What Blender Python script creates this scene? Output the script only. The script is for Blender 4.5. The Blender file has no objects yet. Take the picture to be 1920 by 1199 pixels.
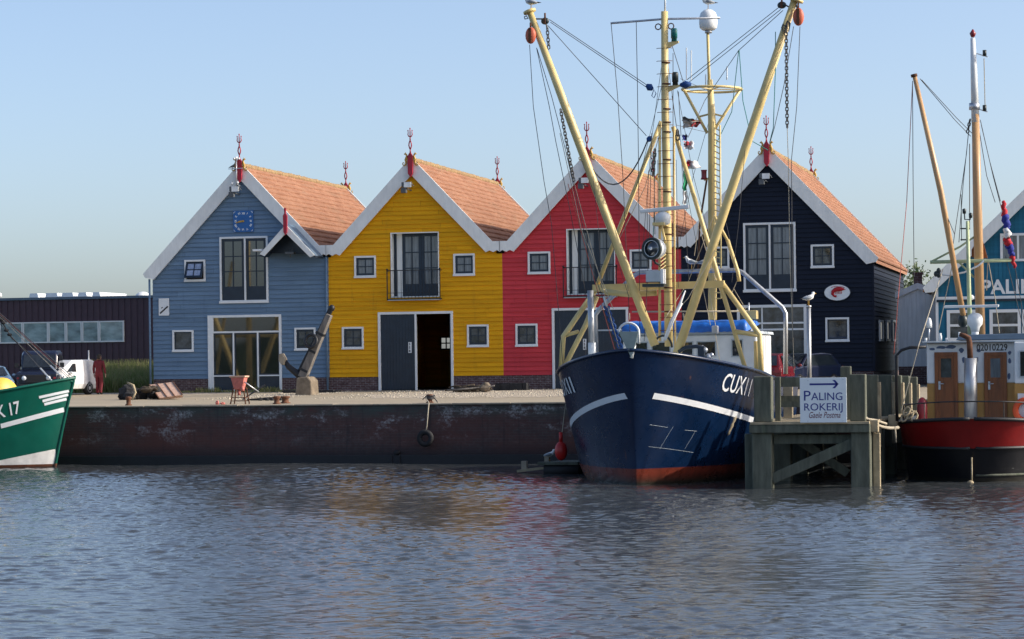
import bpy, math, random
from mathutils import Vector, Matrix
import numpy as np
random.seed(7)
R = math.radians
sc = bpy.context.scene
COL = sc.collection

# ------------------------------------------------------------------ camera model
F_PX, YAW, ROLL, HY, ZE, CX = 4800.0, 13.4, .69, 690.0, 3.45, 960.0
_c, _s = math.cos(R(ROLL)), math.sin(R(ROLL))
FW = Vector((-math.sin(R(YAW)), math.cos(R(YAW)), 0)); RT = Vector((math.cos(R(YAW)), math.sin(R(YAW)), 0))
def ray(px, py):
    x, y = px-CX, HY-py
    a, b = (x*_c+y*_s)/F_PX, (-x*_s+y*_c)/F_PX
    return FW+RT*a+Vector((0, 0, b))
def P(px, py, Y):                       # measured photo point -> world point on the plane at distance Y
    d = ray(px, py); t = Y/d.y
    return Vector((d.x*t, Y, ZE+d.z*t))
def PX(px, py, X):
    d = ray(px, py); t = X/d.x
    return Vector((X, d.y*t, ZE+d.z*t))
def proj(p):
    d = p.x*FW.x+p.y*FW.y; r = p.x*RT.x+p.y*RT.y
    x, y = F_PX*r/d, F_PX*(p.z-ZE)/d
    return CX+x*_c-y*_s, HY-(x*_s+y*_c)
YF = 110.18                             # front of the warehouses
YQ = 90.0                               # quay face
GZ0, GZ1 = 2.18, 2.5
def gz(Y): return GZ0+(GZ1-GZ0)*min(1, max(0, (Y-YQ)/(YF-YQ)))
def G(px, py):
    d = ray(px, py); lo, hi = YQ, 180
    for _ in range(50):
        m = (lo+hi)/2
        z = ZE+d.z*m/d.y
        if z > gz(m): lo = m
        else: hi = m
    return P(px, py, lo)

# ------------------------------------------------------------------ mesh builder
def wloc(o):
    v = Vector((0, 0, 0))
    while o: v += Vector(o.location); o = o.parent
    return v
class MB:
    def __init__(s): s.v = []; s.f = []; s.sm = []
    def add(s, vs, fs, smooth=False):
        n = len(s.v); s.v += [tuple(v) for v in vs]
        for f in fs: s.f.append([i+n for i in f]); s.sm.append(smooth)
        return s
    def box(s, x0, x1, y0, y1, z0, z1):
        vs = [(x, y, z) for x in (x0, x1) for y in (y0, y1) for z in (z0, z1)]
        return s.add(vs, [(0, 1, 3, 2), (4, 6, 7, 5), (0, 4, 5, 1), (2, 3, 7, 6), (0, 2, 6, 4), (1, 5, 7, 3)])
    def bar(s, a, b, w, h=None, up=(0, 0, 1)):
        h = h or w; a, b = Vector(a), Vector(b); d = (b-a).normalized(); up = Vector(up)
        if abs(d.dot(up)) > .98: up = Vector((0, 1, 0))
        x = d.cross(up).normalized()*w/2; z = x.cross(d).normalized()*h/2
        vs = [q+i*x+j*z for q in (a, b) for i, j in ((-1, -1), (1, -1), (1, 1), (-1, 1))]
        return s.add(vs, [(3, 2, 1, 0), (4, 5, 6, 7), (0, 1, 5, 4), (1, 2, 6, 5), (2, 3, 7, 6), (3, 0, 4, 7)])
    def tube(s, pts, r, n=8, cap=True, closed=False):
        pts = [Vector(p) for p in pts]; m = len(pts)
        rr = list(r) if hasattr(r, '__len__') else [r]*m
        vs = []; fs = []; prev = None
        for i in range(m):
            if closed: d = pts[(i+1) % m]-pts[i-1]
            else: d = pts[min(i+1, m-1)]-pts[max(i-1, 0)]
            d.normalize()
            if prev is None:
                up = Vector((0, 0, 1)) if abs(d.z) < .9 else Vector((1, 0, 0))
                x = d.cross(up).normalized()
            else:
                x = (prev-d*prev.dot(d)).normalized()
            prev = x; y = d.cross(x)
            for k in range(n):
                a = 2*math.pi*k/n; vs.append(pts[i]+(x*math.cos(a)+y*math.sin(a))*rr[i])
        for i in range(m if closed else m-1):
            i2 = (i+1) % m
            for k in range(n):
                k2 = (k+1) % n; fs.append((i*n+k, i*n+k2, i2*n+k2, i2*n+k))
        if cap and not closed: fs.append(tuple(range(n))[::-1]); fs.append(tuple((m-1)*n+k for k in range(n)))
        return s.add(vs, fs, n > 5)
    def prism(s, poly, y0, y1, ax='Y'):
        def m(u, w, t): return {'Y': (u, t, w), 'X': (t, u, w), 'Z': (u, w, t)}[ax]
        n = len(poly); vs = [m(u, w, y0) for u, w in poly]+[m(u, w, y1) for u, w in poly]
        return s.add(vs, [tuple(range(n)), tuple(range(2*n-1, n-1, -1))]+[(i, i+n, (i+1) % n+n, (i+1) % n) for i in range(n)])
    def face(s, vs, smooth=False): return s.add(vs, [tuple(range(len(vs)))], smooth)
    def lathe(s, prof, c, axis=(0, 0, 1), n=16):
        ax = Vector(axis).normalized(); up = Vector((0, 0, 1)) if abs(ax.z) < .9 else Vector((1, 0, 0))
        x = ax.cross(up).normalized(); y = ax.cross(x); c = Vector(c); vs = []; fs = []
        for r, h in prof:
            for k in range(n):
                a = 2*math.pi*k/n; vs.append(c+ax*h+(x*math.cos(a)+y*math.sin(a))*max(r, 1e-4))
        for i in range(len(prof)-1):
            for k in range(n):
                k2 = (k+1) % n; fs.append((i*n+k, i*n+k2, (i+1)*n+k2, (i+1)*n+k))
        fs.append(tuple(range(n))[::-1]); fs.append(tuple((len(prof)-1)*n+k for k in range(n)))
        return s.add(vs, fs, True)
    def ball(s, c, r, n=12, m=8, axis=(0, 0, 1)):
        r = r if hasattr(r, '__len__') else (r, r, r); c = Vector(c); vs = []; fs = []
        for i in range(m+1):
            t = math.pi*i/m
            for k in range(n):
                a = 2*math.pi*k/n
                vs.append(c+Vector((r[0]*math.sin(t)*math.cos(a), r[1]*math.sin(t)*math.sin(a), r[2]*math.cos(t))))
        for i in range(m):
            for k in range(n):
                k2 = (k+1) % n; fs.append((i*n+k, (i+1)*n+k, (i+1)*n+k2, i*n+k2))
        return s.add(vs, fs, True)
    def rock(s, c, r, seed=0):
        rnd = random.Random(seed); n0 = len(s.v); s.ball(c, r, 9, 6)
        c = Vector(c)
        for i in range(n0, len(s.v)):
            d = Vector(s.v[i])-c; s.v[i] = tuple(c+d*(1+rnd.uniform(-.22, .16)))
        for i in range(len(s.sm)-54, len(s.sm)): s.sm[i] = False
        return s
    def text(s, txt, size, mp, off=0.0, shear=0.0, extr=0.0, spacing=1.0):
        cu = bpy.data.curves.new('t', 'FONT'); cu.body = txt; cu.size = size; cu.offset = off; cu.shear = shear
        cu.extrude = extr; cu.resolution_u = 3; cu.space_character = spacing
        o = bpy.data.objects.new('t', cu); COL.objects.link(o)
        dg = bpy.context.evaluated_depsgraph_get(); dg.update()
        me = bpy.data.meshes.new_from_object(o.evaluated_get(dg))
        s.add([mp(Vector(v.co)) for v in me.vertices], [tuple(p.vertices) for p in me.polygons])
        bpy.data.objects.remove(o); bpy.data.meshes.remove(me); bpy.data.curves.remove(cu)
        return s
    def build(s, name, mat, parent=None, bevel=0, mats=None, midx=None, normals=False):
        o0 = wloc(parent) if parent else Vector((0, 0, 0))
        me = bpy.data.meshes.new(name)
        me.from_pydata([(v[0]-o0.x, v[1]-o0.y, v[2]-o0.z) for v in s.v], [], s.f)
        me.polygons.foreach_set('use_smooth', s.sm)
        for m in (mats or [mat]): me.materials.append(m)
        if midx is not None: me.polygons.foreach_set('material_index', midx)
        if normals:
            import bmesh
            b = bmesh.new(); b.from_mesh(me); bmesh.ops.recalc_face_normals(b, faces=b.faces); b.to_mesh(me); b.free()
        me.update()
        o = bpy.data.objects.new(name, me); COL.objects.link(o)
        if parent: o.parent = parent
        if bevel:
            b = o.modifiers.new('bevel', 'BEVEL'); b.width = bevel; b.segments = 2; b.limit_method = 'ANGLE'
        return o

def tag(o, label=None, cat=None, group=None, kind=None):
    if label: o['label'] = label
    if cat: o['category'] = cat
    if group: o['group'] = group
    if kind: o['kind'] = kind
    return o
def thing(name, label, cat, loc=(0, 0, 0), group=None):
    o = bpy.data.objects.new(name, None); COL.objects.link(o); o.location = loc; o.empty_display_size = .2
    return tag(o, label, cat, group)
def copy_tree(o, parent=None):
    c = o.copy(); COL.objects.link(c)
    if parent: c.parent = parent
    for ch in list(o.children): copy_tree(ch, c)
    return c

# ------------------------------------------------------------------ materials
def nodes(name):
    m = bpy.data.materials.new(name); m.use_nodes = True
    nt = m.node_tree; b = nt.nodes['Principled BSDF']
    return m, nt, b
def N(nt, t, **kw):
    n = nt.nodes.new(t)
    for k, v in kw.items():
        if k in n.inputs: n.inputs[k].default_value = v
        else: setattr(n, k, v)
    return n
def mixc(nt, fac, a, b):
    n = nt.nodes.new('ShaderNodeMix'); n.data_type = 'RGBA'
    for s, v in ((n.inputs[0], fac), (n.inputs[6], a), (n.inputs[7], b)):
        if hasattr(v, 'is_output') or hasattr(v, 'links'): nt.links.new(v, s)
        else: s.default_value = v if not hasattr(v, '__len__') else (*v[:3], 1)
    return n.outputs[2]
def ramp(nt, val, a, b):
    n = nt.nodes.new('ShaderNodeMapRange'); n.inputs[1].default_value = a; n.inputs[2].default_value = b
    nt.links.new(val, n.inputs[0]); return n.outputs[0]
def coords(nt, scale=(1, 1, 1)):
    tc = nt.nodes.new('ShaderNodeTexCoord'); mp = nt.nodes.new('ShaderNodeMapping'); mp.inputs['Scale'].default_value = scale
    nt.links.new(tc.outputs['Object'], mp.inputs[0]); return mp.outputs[0]
def noise(nt, vec, scale, detail=4, rough=.6):
    n = N(nt, 'ShaderNodeTexNoise'); n.inputs['Scale'].default_value = scale; n.inputs['Detail'].default_value = detail
    n.inputs['Roughness'].default_value = rough
    nt.links.new(vec, n.inputs['Vector']); return n.outputs['Fac']
def M(name, col, rough=.55, metal=0, var=.18, scale=2.5, bump=0, bscale=30, dirt=None, damt=.5, dscale=1.5, stretch=(1, 1, 1), ior=1.5, coat=0):
    m, nt, b = nodes(name)
    vec = coords(nt, stretch)
    dark = tuple(c*(1-var) for c in col); lite = tuple(min(1, c*(1+var)) for c in col)
    c = mixc(nt, ramp(nt, noise(nt, vec, scale), .3, .7), dark, lite)
    if dirt:
        f = noise(nt, vec, dscale, 6, .7)
        mm = nt.nodes.new('ShaderNodeMath'); mm.operation = 'MULTIPLY'; mm.inputs[1].default_value = 1
        nt.links.new(ramp(nt, f, 1-damt*.62-.05, 1-damt*.62+.12), mm.inputs[0])
        c = mixc(nt, mm.outputs[0], c, dirt)
    nt.links.new(c, b.inputs['Base Color'])
    rr = nt.nodes.new('ShaderNodeMapRange'); rr.inputs[3].default_value = max(.02, rough-.08); rr.inputs[4].default_value = min(1, rough+.12)
    nt.links.new(noise(nt, vec, scale*3), rr.inputs[0]); nt.links.new(rr.outputs[0], b.inputs['Roughness'])
    b.inputs['Metallic'].default_value = metal; b.inputs['IOR'].default_value = ior; b.inputs['Coat Weight'].default_value = coat
    if bump:
        bn = N(nt, 'ShaderNodeBump'); bn.inputs['Strength'].default_value = bump; bn.inputs['Distance'].default_value = .01
        nt.links.new(noise(nt, vec, bscale), bn.inputs['Height']); nt.links.new(bn.outputs[0], b.inputs['Normal'])
    return m
def srgb(r, g, b):
    f = lambda c: (c/255/12.92) if c/255 < .04045 else ((c/255+.055)/1.055)**2.4
    return (f(r), f(g), f(b))

def board_paint(name, col, dirt):
    m, nt, b = nodes(name)
    v1 = coords(nt, (.35, 1, 5)); v2 = coords(nt, (2.5, 1, .35)); v3 = coords(nt)
    c = mixc(nt, ramp(nt, noise(nt, v1, 1.5, 3), .3, .7), tuple(x*.86 for x in col), tuple(min(1, x*1.1) for x in col))
    f = ramp(nt, noise(nt, v2, 1.2, 6, .7), .56, .82)
    mm = nt.nodes.new('ShaderNodeMath'); mm.operation = 'MULTIPLY'; mm.inputs[1].default_value = .5; nt.links.new(f, mm.inputs[0])
    c = mixc(nt, mm.outputs[0], c, dirt)
    nt.links.new(c, b.inputs['Base Color']); b.inputs['Roughness'].default_value = .65; b.inputs['Specular IOR Level'].default_value = .2
    ge = nt.nodes.new('ShaderNodeNewGeometry'); mr = nt.nodes.new('ShaderNodeMapRange'); mr.inputs[3].default_value = .91; mr.inputs[4].default_value = 1.07
    nt.links.new(ge.outputs['Random Per Island'], mr.inputs[0]); vm = nt.nodes.new('ShaderNodeVectorMath'); vm.operation = 'SCALE'
    nt.links.new(c, vm.inputs[0]); nt.links.new(mr.outputs[0], vm.inputs['Scale']); nt.links.new(vm.outputs[0], b.inputs['Base Color'])
    bn = N(nt, 'ShaderNodeBump'); bn.inputs['Strength'].default_value = .15; bn.inputs['Distance'].default_value = .01
    nt.links.new(noise(nt, v1, 14, 4), bn.inputs['Height']); nt.links.new(bn.outputs[0], b.inputs['Normal'])
    return m
def brick_mat(name, c1, c2, mortar, sx=1, stain=None, swap='XZ'):
    m, nt, b = nodes(name)
    tc = nt.nodes.new('ShaderNodeTexCoord'); sep = nt.nodes.new('ShaderNodeSeparateXYZ'); cmb = nt.nodes.new('ShaderNodeCombineXYZ')
    nt.links.new(tc.outputs['Object'], sep.inputs[0])
    nt.links.new(sep.outputs['X'], cmb.inputs[0]); nt.links.new(sep.outputs['Z'], cmb.inputs[1])
    br = nt.nodes.new('ShaderNodeTexBrick'); nt.links.new(cmb.outputs[0], br.inputs['Vector'])
    br.inputs['Color1'].default_value = (*c1, 1); br.inputs['Color2'].default_value = (*c2, 1); br.inputs['Mortar'].default_value = (*mortar, 1)
    br.inputs['Scale'].default_value = 1; br.inputs['Brick Width'].default_value = .24*sx; br.inputs['Row Height'].default_value = .08*sx
    br.inputs['Mortar Size'].default_value = .009*sx; br.inputs['Bias'].default_value = -.2
    c = br.outputs['Color']
    v = coords(nt)
    c = mixc(nt, ramp(nt, noise(nt, v, 5), .35, .75), c, tuple(x*.6 for x in c1))
    if stain:
        v2 = coords(nt, (.55, 1, 1.3))
        h = sep.outputs['Z']
        # damp lower half, mossy upper band, lime bloom patches
        c = mixc(nt, ramp(nt, noise(nt, v2, .5, 5, .6), .42, .6), c, stain['red'])
        mo = nt.nodes.new('ShaderNodeMath'); mo.operation = 'MULTIPLY'
        nt.links.new(ramp(nt, h, 1.55, 1.95), mo.inputs[0]); nt.links.new(ramp(nt, noise(nt, v2, 1.6, 6, .7), .36, .6), mo.inputs[1])
        c = mixc(nt, mo.outputs[0], c, stain['moss'])
        li = nt.nodes.new('ShaderNodeMath'); li.operation = 'MULTIPLY'
        nt.links.new(ramp(nt, h, .6, 1.7), li.inputs[0]); nt.links.new(ramp(nt, noise(nt, v2, 1.05, 8, .75), .525, .62), li.inputs[1])
        l2 = nt.nodes.new('ShaderNodeMath'); l2.operation = 'MULTIPLY'
        nt.links.new(li.outputs[0], l2.inputs[0]); nt.links.new(ramp(nt, noise(nt, v, 9, 4, .8), .42, .6), l2.inputs[1])
        c = mixc(nt, l2.outputs[0], c, stain['lime'])
        c = mixc(nt, ramp(nt, h, .75, .2), c, stain['damp'])
        st = coords(nt, (3.2, 1, .16))
        s2 = nt.nodes.new('ShaderNodeMath'); s2.operation = 'MULTIPLY'; s2.inputs[1].default_value = .75
        nt.links.new(ramp(nt, noise(nt, st, 1.1, 5, .7), .55, .75), s2.inputs[0])
        c = mixc(nt, s2.outputs[0], c, stain['damp'])
    nt.links.new(c, b.inputs['Base Color']); b.inputs['Roughness'].default_value = .85
    bn = N(nt, 'ShaderNodeBump'); bn.inputs['Strength'].default_value = .6; bn.inputs['Distance'].default_value = .02
    nt.links.new(br.outputs['Fac'], bn.inputs['Height']); bn.invert = True
    nt.links.new(bn.outputs[0], b.inputs['Normal'])
    return m
def hull_paint(name, col, boot, zb, rust=(.25, .09, .03), rough=.3, band=None):
    m, nt, b = nodes(name)
    tc = nt.nodes.new('ShaderNodeTexCoord'); sep = nt.nodes.new('ShaderNodeSeparateXYZ'); nt.links.new(tc.outputs['Object'], sep.inputs[0])
    v = coords(nt); vs = coords(nt, (1.2, 1.2, .25)); z = sep.outputs['Z']
    c = mixc(nt, ramp(nt, noise(nt, v, .9, 5), .3, .7), tuple(x*.8 for x in col), tuple(x*1.15 for x in col))
    # scuffs and scratches
    sc_ = nt.nodes.new('ShaderNodeMath'); sc_.operation = 'MULTIPLY'; sc_.inputs[1].default_value = .35
    nt.links.new(ramp(nt, noise(nt, vs, 3.5, 8, .75), .62, .78), sc_.inputs[0])
    c = mixc(nt, sc_.outputs[0], c, tuple(x*.6+.05 for x in col))
    ru = nt.nodes.new('ShaderNodeMath'); ru.operation = 'MULTIPLY'; ru.inputs[1].default_value = .7
    nt.links.new(ramp(nt, noise(nt, vs, 2.2, 7, .7), .68, .78), ru.inputs[0])
    c = mixc(nt, ru.outputs[0], c, rust)
    bc = mixc(nt, ramp(nt, noise(nt, vs, 3, 6), .35, .7), boot, tuple(x*.55 for x in boot))
    if band:
        c = mixc(nt, ramp(nt, z, band[0]-.005, band[0]+.005), band[1], c)
    slime = mixc(nt, ramp(nt, z, .3, .02), bc, (.022, .02, .014))
    c = mixc(nt, ramp(nt, z, zb-.006, zb+.006), slime, c)
    nt.links.new(c, b.inputs['Base Color'])
    nt.links.new(ramp(nt, noise(nt, v, 2, 5), .0, 1.6), b.inputs['Roughness'])
    b.inputs['Roughness'].default_value = rough
    mr = nt.nodes.new('ShaderNodeMapRange'); mr.inputs[3].default_value = rough*.7; mr.inputs[4].default_value = rough*1.7
    nt.links.new(noise(nt, v, 2.5, 5), mr.inputs[0]); nt.links.new(mr.outputs[0], b.inputs['Roughness'])
    bn = N(nt, 'ShaderNodeBump'); bn.inputs['Strength'].default_value = .35; bn.inputs['Distance'].default_value = .05
    nt.links.new(noise(nt, v, 1.1, 2), bn.inputs['Height']); nt.links.new(bn.outputs[0], b.inputs['Normal'])
    return m
def island_mat(name, cols, rough=.7, transl=.0):
    m, nt, b = nodes(name)
    g = nt.nodes.new('ShaderNodeNewGeometry'); cr = nt.nodes.new('ShaderNodeValToRGB')
    while len(cr.color_ramp.elements) < len(cols): cr.color_ramp.elements.new(.5)
    for i, c in enumerate(cols): cr.color_ramp.elements[i].position = i/(len(cols)-1); cr.color_ramp.elements[i].color = (*c, 1)
    nt.links.new(g.outputs['Random Per Island'], cr.inputs[0]); nt.links.new(cr.outputs[0], b.inputs['Base Color'])
    b.inputs['Roughness'].default_value = rough
    if transl:
        tr = nt.nodes.new('ShaderNodeBsdfTranslucent'); mx = nt.nodes.new('ShaderNodeMixShader'); mx.inputs[0].default_value = transl
        nt.links.new(cr.outputs[0], tr.inputs[0]); nt.links.new(b.outputs[0], mx.inputs[1]); nt.links.new(tr.outputs[0], mx.inputs[2])
        nt.links.new(mx.outputs[0], nt.nodes['Material Output'].inputs[0])
    return m
def glass_mat(name, col, var=.5, scale=2.0, ior=2.0, stretch=(1, 1, 1)):
    m = M(name, col, .04, 0, var, scale, stretch=stretch, ior=ior)
    b = m.node_tree.nodes['Principled BSDF']
    for l in list(b.inputs['Roughness'].links): m.node_tree.links.remove(l)
    b.inputs['Roughness'].default_value = .03
    return m

MT = dict(
    blue=board_paint('blue_boards', (.155, .24, .345), (.07, .12, .2)),
    yellow=board_paint('yellow_boards', (.78, .375, .005), (.36, .16, .02)),
    red=board_paint('red_boards', (.61, .054, .066), (.27, .022, .04)),
    black=board_paint('black_boards', (.0095, .0145, .029), (.004, .005, .008)),
    white=M('white_paint', (.80, .82, .80), .5, var=.08, dirt=(.34, .36, .34), damt=.42, dscale=1.2, stretch=(2, 1, .6)),
    frame=M('frame_paint', (.78, .80, .80), .45, var=.06, dirt=(.4, .4, .38), damt=.35),
    navy=M('navy_door_paint', (.012, .023, .04), .35, var=.25),
    finial=M('red_finial_paint', (.36, .014, .035), .45),
    gold=M('gold_paint', (.48, .29, .05), .45, var=.3, scale=12),
    lampgrey=M('floodlight_grey', (.09, .1, .11), .5), lampglass=M('floodlight_glass', (.75, .77, .78), .15),
    pane=glass_mat('window_glass', (.05, .06, .07), .9, 2.2, 1.75),
    curtain=glass_mat('curtained_glass', (.15, .175, .20), .4, 1.5, 1.6, (6, 1, .6)),
    skyglass=glass_mat('tilted_glass_sky_tint', (.30, .36, .50), .3, 8, 2.2),  # pale blue base colour imitates sky mirrored in the tilted pane
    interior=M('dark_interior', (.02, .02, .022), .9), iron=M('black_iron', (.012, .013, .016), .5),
    brick=brick_mat('plinth_brick', (.10, .045, .045), (.16, .10, .10), (.30, .28, .27)),
    quay=brick_mat('quay_brick', (.10, .058, .055), (.065, .045, .048), (.085, .08, .078), 1.25,
                   dict(red=(.10, .040, .034), moss=(.058, .076, .068), lime=(.42, .43, .44), damp=(.020, .019, .024))),
    coping=M('coping_concrete', (.34, .29, .22), .9, var=.2, scale=3, dirt=(.2, .18, .15), damt=.5, bump=.3),
    tar=M('wet_footing', (.012, .013, .017), .6), steel=M('galvanised_steel', (.5, .52, .55), .35, .7, var=.2),
    cream=M('cream_mast_paint', (.70, .54, .23), .4, var=.14, scale=1.4, dirt=(.2, .075, .02), damt=.40, dscale=3.5),
    boatwhite=M('boat_white_paint', (.74, .76, .76), .4, var=.08, dirt=(.33, .25, .16), damt=.36, dscale=2.2),
    boatgrey=M('boat_grey_paint', (.42, .47, .5), .5, var=.12),
    tarp=M('blue_tarpaulin', (.012, .13, .52), .4, var=.3, scale=4, bump=.8, bscale=5),
    rope=M('pale_rope', (.42, .37, .28), .9), darkrope=M('dark_wire_rope', (.055, .055, .06), .7),
    bluerope=M('blue_rope', (.01, .06, .22), .8), greenrope=M('green_rope', (.02, .22, .2), .8), redrope=M('red_rope', (.35, .08, .06), .8),
    rust=M('rusty_iron', (.12, .05, .025), .85, var=.4, scale=9), orange=M('block_orange', (.55, .12, .06), .5, dirt=(.12, .03, .02), damt=.5),
    rubber=M('black_rubber', (.015, .015, .017), .75), redrub=M('red_buoy', (.5, .015, .012), .4),
    pile=M('jetty_timber', (.098, .105, .078), .85, var=.4, scale=2.2, stretch=(3, 3, .5), dirt=(.05, .085, .03), damt=.55, dscale=1.4, bump=.7, bscale=14),
    plank=M('pale_timber', (.38, .31, .2), .85, var=.3, scale=3, stretch=(1, 4, 1), bump=.5),
    sign=M('sign_white', (.78, .83, .85), .35, var=.04), signblue=M('sign_blue', (.016, .025, .22), .4, var=.05), signred=M('sign_script', (.16, .02, .045), .4, var=.05),
    wood=M('varnished_mast', (.56, .33, .155), .35, var=.2, scale=1.5, stretch=(3, 3, .3)),
    door=M('varnished_door', (.22, .07, .018), .3, var=.35, scale=2, stretch=(5, 5, .5)),
    ochre=M('ochre_paint', (.44, .23, .055), .45, var=.1), roofgrey=M('cabin_roof_grey', (.10, .15, .21), .6, var=.12),
    palegreen=M('pale_green_paint', (.46, .52, .3), .5), navygloss=M('navy_car_paint', (.010, .014, .035), .2, coat=.6, var=.1),
    carwhite=M('white_car_paint', (.8, .8, .8), .25, coat=.5, var=.05), carred=M('red_car_paint', (.14, .008, .012), .25, coat=.6, var=.1), carblue=M('pale_blue_car_paint', (.12, .2, .3), .25, coat=.6, var=.1),
    tyre=M('tyre_rubber', (.012, .012, .013), .85), hub=M('wheel_hub', (.55, .55, .55), .35, .3), hubw=M('white_wheel', (.75, .75, .74), .4), plate=M('yellow_plate', (.7, .42, .02), .4),
    headlamp=M('headlamp_glass', (.6, .65, .7), .1), carglass=glass_mat('car_glass', (.02, .025, .03), .4, 3, 1.7),
    teal=board_paint('teal_boards', (.022, .15, .25), (.015, .08, .13)), shed=M('grey_shed_boards', (.62, .66, .70), .7, var=.12, stretch=(4, 4, .4)),
    purple=M('plum_cladding', (.062, .032, .048), .55, var=.12), bandwin=glass_mat('band_glass', (.30, .40, .42), .45, 1.1, 1.7, (1, 1, 2)),
    skin=M('skin', (.42, .24, .17), .6), overall=M('maroon_overalls', (.14, .012, .02), .85, var=.3, scale=6), hair=M('dark_hair', (.02, .014, .01), .7), boot=M('work_boots', (.02, .018, .016), .7),
    gullw=M('gull_white', (.8, .8, .78), .7, var=.05), gullg=M('gull_grey', (.3, .33, .36), .7, var=.1), beak=M('gull_beak', (.6, .34, .04), .5), ink=M('gull_dark', (.03, .03, .03), .6),
    stone=M('weathered_stone', (.20, .16, .115), .9, var=.3, scale=4, bump=.8, bscale=8), dark=M('dark_debris', (.022, .022, .024), .9, var=.4, scale=6),
    pinkwood=M('salmon_boards', (.66, .42, .30), .8, var=.25, scale=5, stretch=(1, 1, 4), dirt=(.3, .13, .08), damt=.6, dscale=4),
    hopper=M('faded_red_paint', (.52, .16, .13), .6, var=.25, scale=6, dirt=(.14, .06, .05), damt=.5, dscale=5),
    greywood=M('grey_oak', (.17, .155, .14), .8, var=.35, scale=2, stretch=(3, 3, .5), bump=.6), clockblue=M('clock_blue', (.02, .12, .36), .4, var=.1),
    flagred=M('flag_red', (.5, .02, .03), .8), flagblue=M('flag_blue', (.02, .03, .25), .8), flaggrey=M('flag_cream', (.42, .36, .3), .8), flaggreen=M('flag_green', (.03, .4, .18), .8),
    flagwhite=M('flag_white', (.72, .72, .72), .8), lampblack=M('nav_lamp_black', (.02, .03, .03), .4), lampteal=M('nav_lamp_green', (.01, .15, .14), .3), lampred=M('nav_lamp_red', (.25, .02, .03), .3),
    chainm=M('chain_steel', (.1, .095, .09), .5, .6), bark=M('bark', (.06, .045, .03), .9), sail=M('folded_tan_cloth', (.24, .09, .035), .85),
    antifoul=M('white_boot_top', (.72, .7, .66), .45, dirt=(.42, .14, .04), damt=.45, dscale=1.3), stripe=M('hull_stripe_white', (.78, .8, .82), .35, var=.05),
    silver=M('silver_pipe', (.42, .43, .44), .38, .75, var=.25, stretch=(3, 3, .4)), yellowdrum=M('yellow_drum', (.72, .45, .05), .45, var=.1),
)
MT['shopglass'] = glass_mat('shop_glass', (.008, .012, .016), .5, 3, 2.05)
MT['bluehull'] = hull_paint('blue_hull_paint', (.0024, .0145, .050), (.20, .038, .022), .45, rough=.24)
MT['greenhull'] = hull_paint('green_hull_paint', (.0, .095, .065), (.42, .11, .04), .16)
MT['redhull'] = hull_paint('red_hull_paint', (.27, .010, .010), (.02, .02, .022), .14, band=(1.0, (.006, .007, .010)))
MT['leaf'] = island_mat('leaves', [(.035, .075, .02), (.06, .10, .03), (.09, .12, .045)], .6, .25)
MT['grass'] = island_mat('grass_blades', [(.12, .18, .035), (.24, .27, .08), (.36, .31, .15), (.16, .22, .05), (.40, .33, .19)], .75, .4)

def roof_mat():
    m, nt, b = nodes('clay_pantiles')
    v = coords(nt); v2 = coords(nt, (1, .25, 1))
    c = mixc(nt, ramp(nt, noise(nt, v, 1.1, 6, .65), .3, .7), (.30, .135, .072), (.42, .215, .125))
    c = mixc(nt, ramp(nt, noise(nt, v, 9, 3), .45, .75), c, (.24, .10, .055))
    c = mixc(nt, ramp(nt, noise(nt, v2, 2.2, 7, .7), .56, .8), c, (.22, .15, .09))
    nt.links.new(c, b.inputs['Base Color']); b.inputs['Roughness'].default_value = .8
    return m
MT['tile'] = roof_mat()
MT['ridge'] = M('mossy_ridge_tile', (.30, .19, .09), .85, var=.3, scale=5, dirt=(.33, .30, .12), damt=.65, dscale=4)

# ------------------------------------------------------------------ warehouses
SL, ZO, ZI, ZW = 1.045, 12.9, 12.1, 12.45
BRK = 3.12
def interval(xa, xl, xr, z):
    h = (12.72-z)/SL
    lo = xl if xa-xl < 4.1 and z < 8.63 else max(xl, xa-h)
    hi = xr if xr-xa < 4.1 and z < 8.63 else min(xr, xa+h)
    return lo, hi
def boards(mb, xa, xl, xr, opens, row=.2, y=YF):
    zs = []; z = BRK
    while z < ZW-.15: zs.append(z); z += row
    for z0 in zs:
        z1 = z0+row
        cuts = sorted({z0, z1, *[q for o in opens for q in (o[1], o[3]) if z0 < q < z1]})
        for a, b in zip(cuts[:-1], cuts[1:]):
            if b-a < .004: continue
            iv = [interval(xa, xl, xr, b)]
            for ox0, oz0, ox1, oz1 in opens:
                if oz0 < (a+b)/2 < oz1:
                    nv = []
                    for u, w in iv:
                        if ox1 <= u or ox0 >= w: nv.append((u, w)); continue
                        if ox0 > u: nv.append((u, ox0))
                        if ox1 < w: nv.append((ox1, w))
                    iv = nv
            ya = y-.045+.04*(a-z0)/row; yb = y-.045+.04*(b-z0)/row
            jr = random.Random(round(z0*5)+int(xa*10)); jx = sorted(xl+jr.random()*(xr-xl) for _ in range(2))
            iv = [q for u, w in iv for q in zip([u]+[j for j in jx if u+.3 < j < w-.3], [j-.006 for j in jx if u+.3 < j < w-.3]+[w])]
            for u, w in iv:
                if w-u < .02: continue
                mb.face([(u, ya, a), (w, ya, a), (w, yb, b), (u, yb, b)])
                if a == z0: mb.face([(u, y-.003, a), (w, y-.003, a), (w, ya, a), (u, ya, a)])
def pbox(a, b, Y=YF):
    p, q = P(*a, Y), P(*b, Y)
    return min(p.x, q.x), min(p.z, q.z), max(p.x, q.x), max(p.z, q.z)
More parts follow.
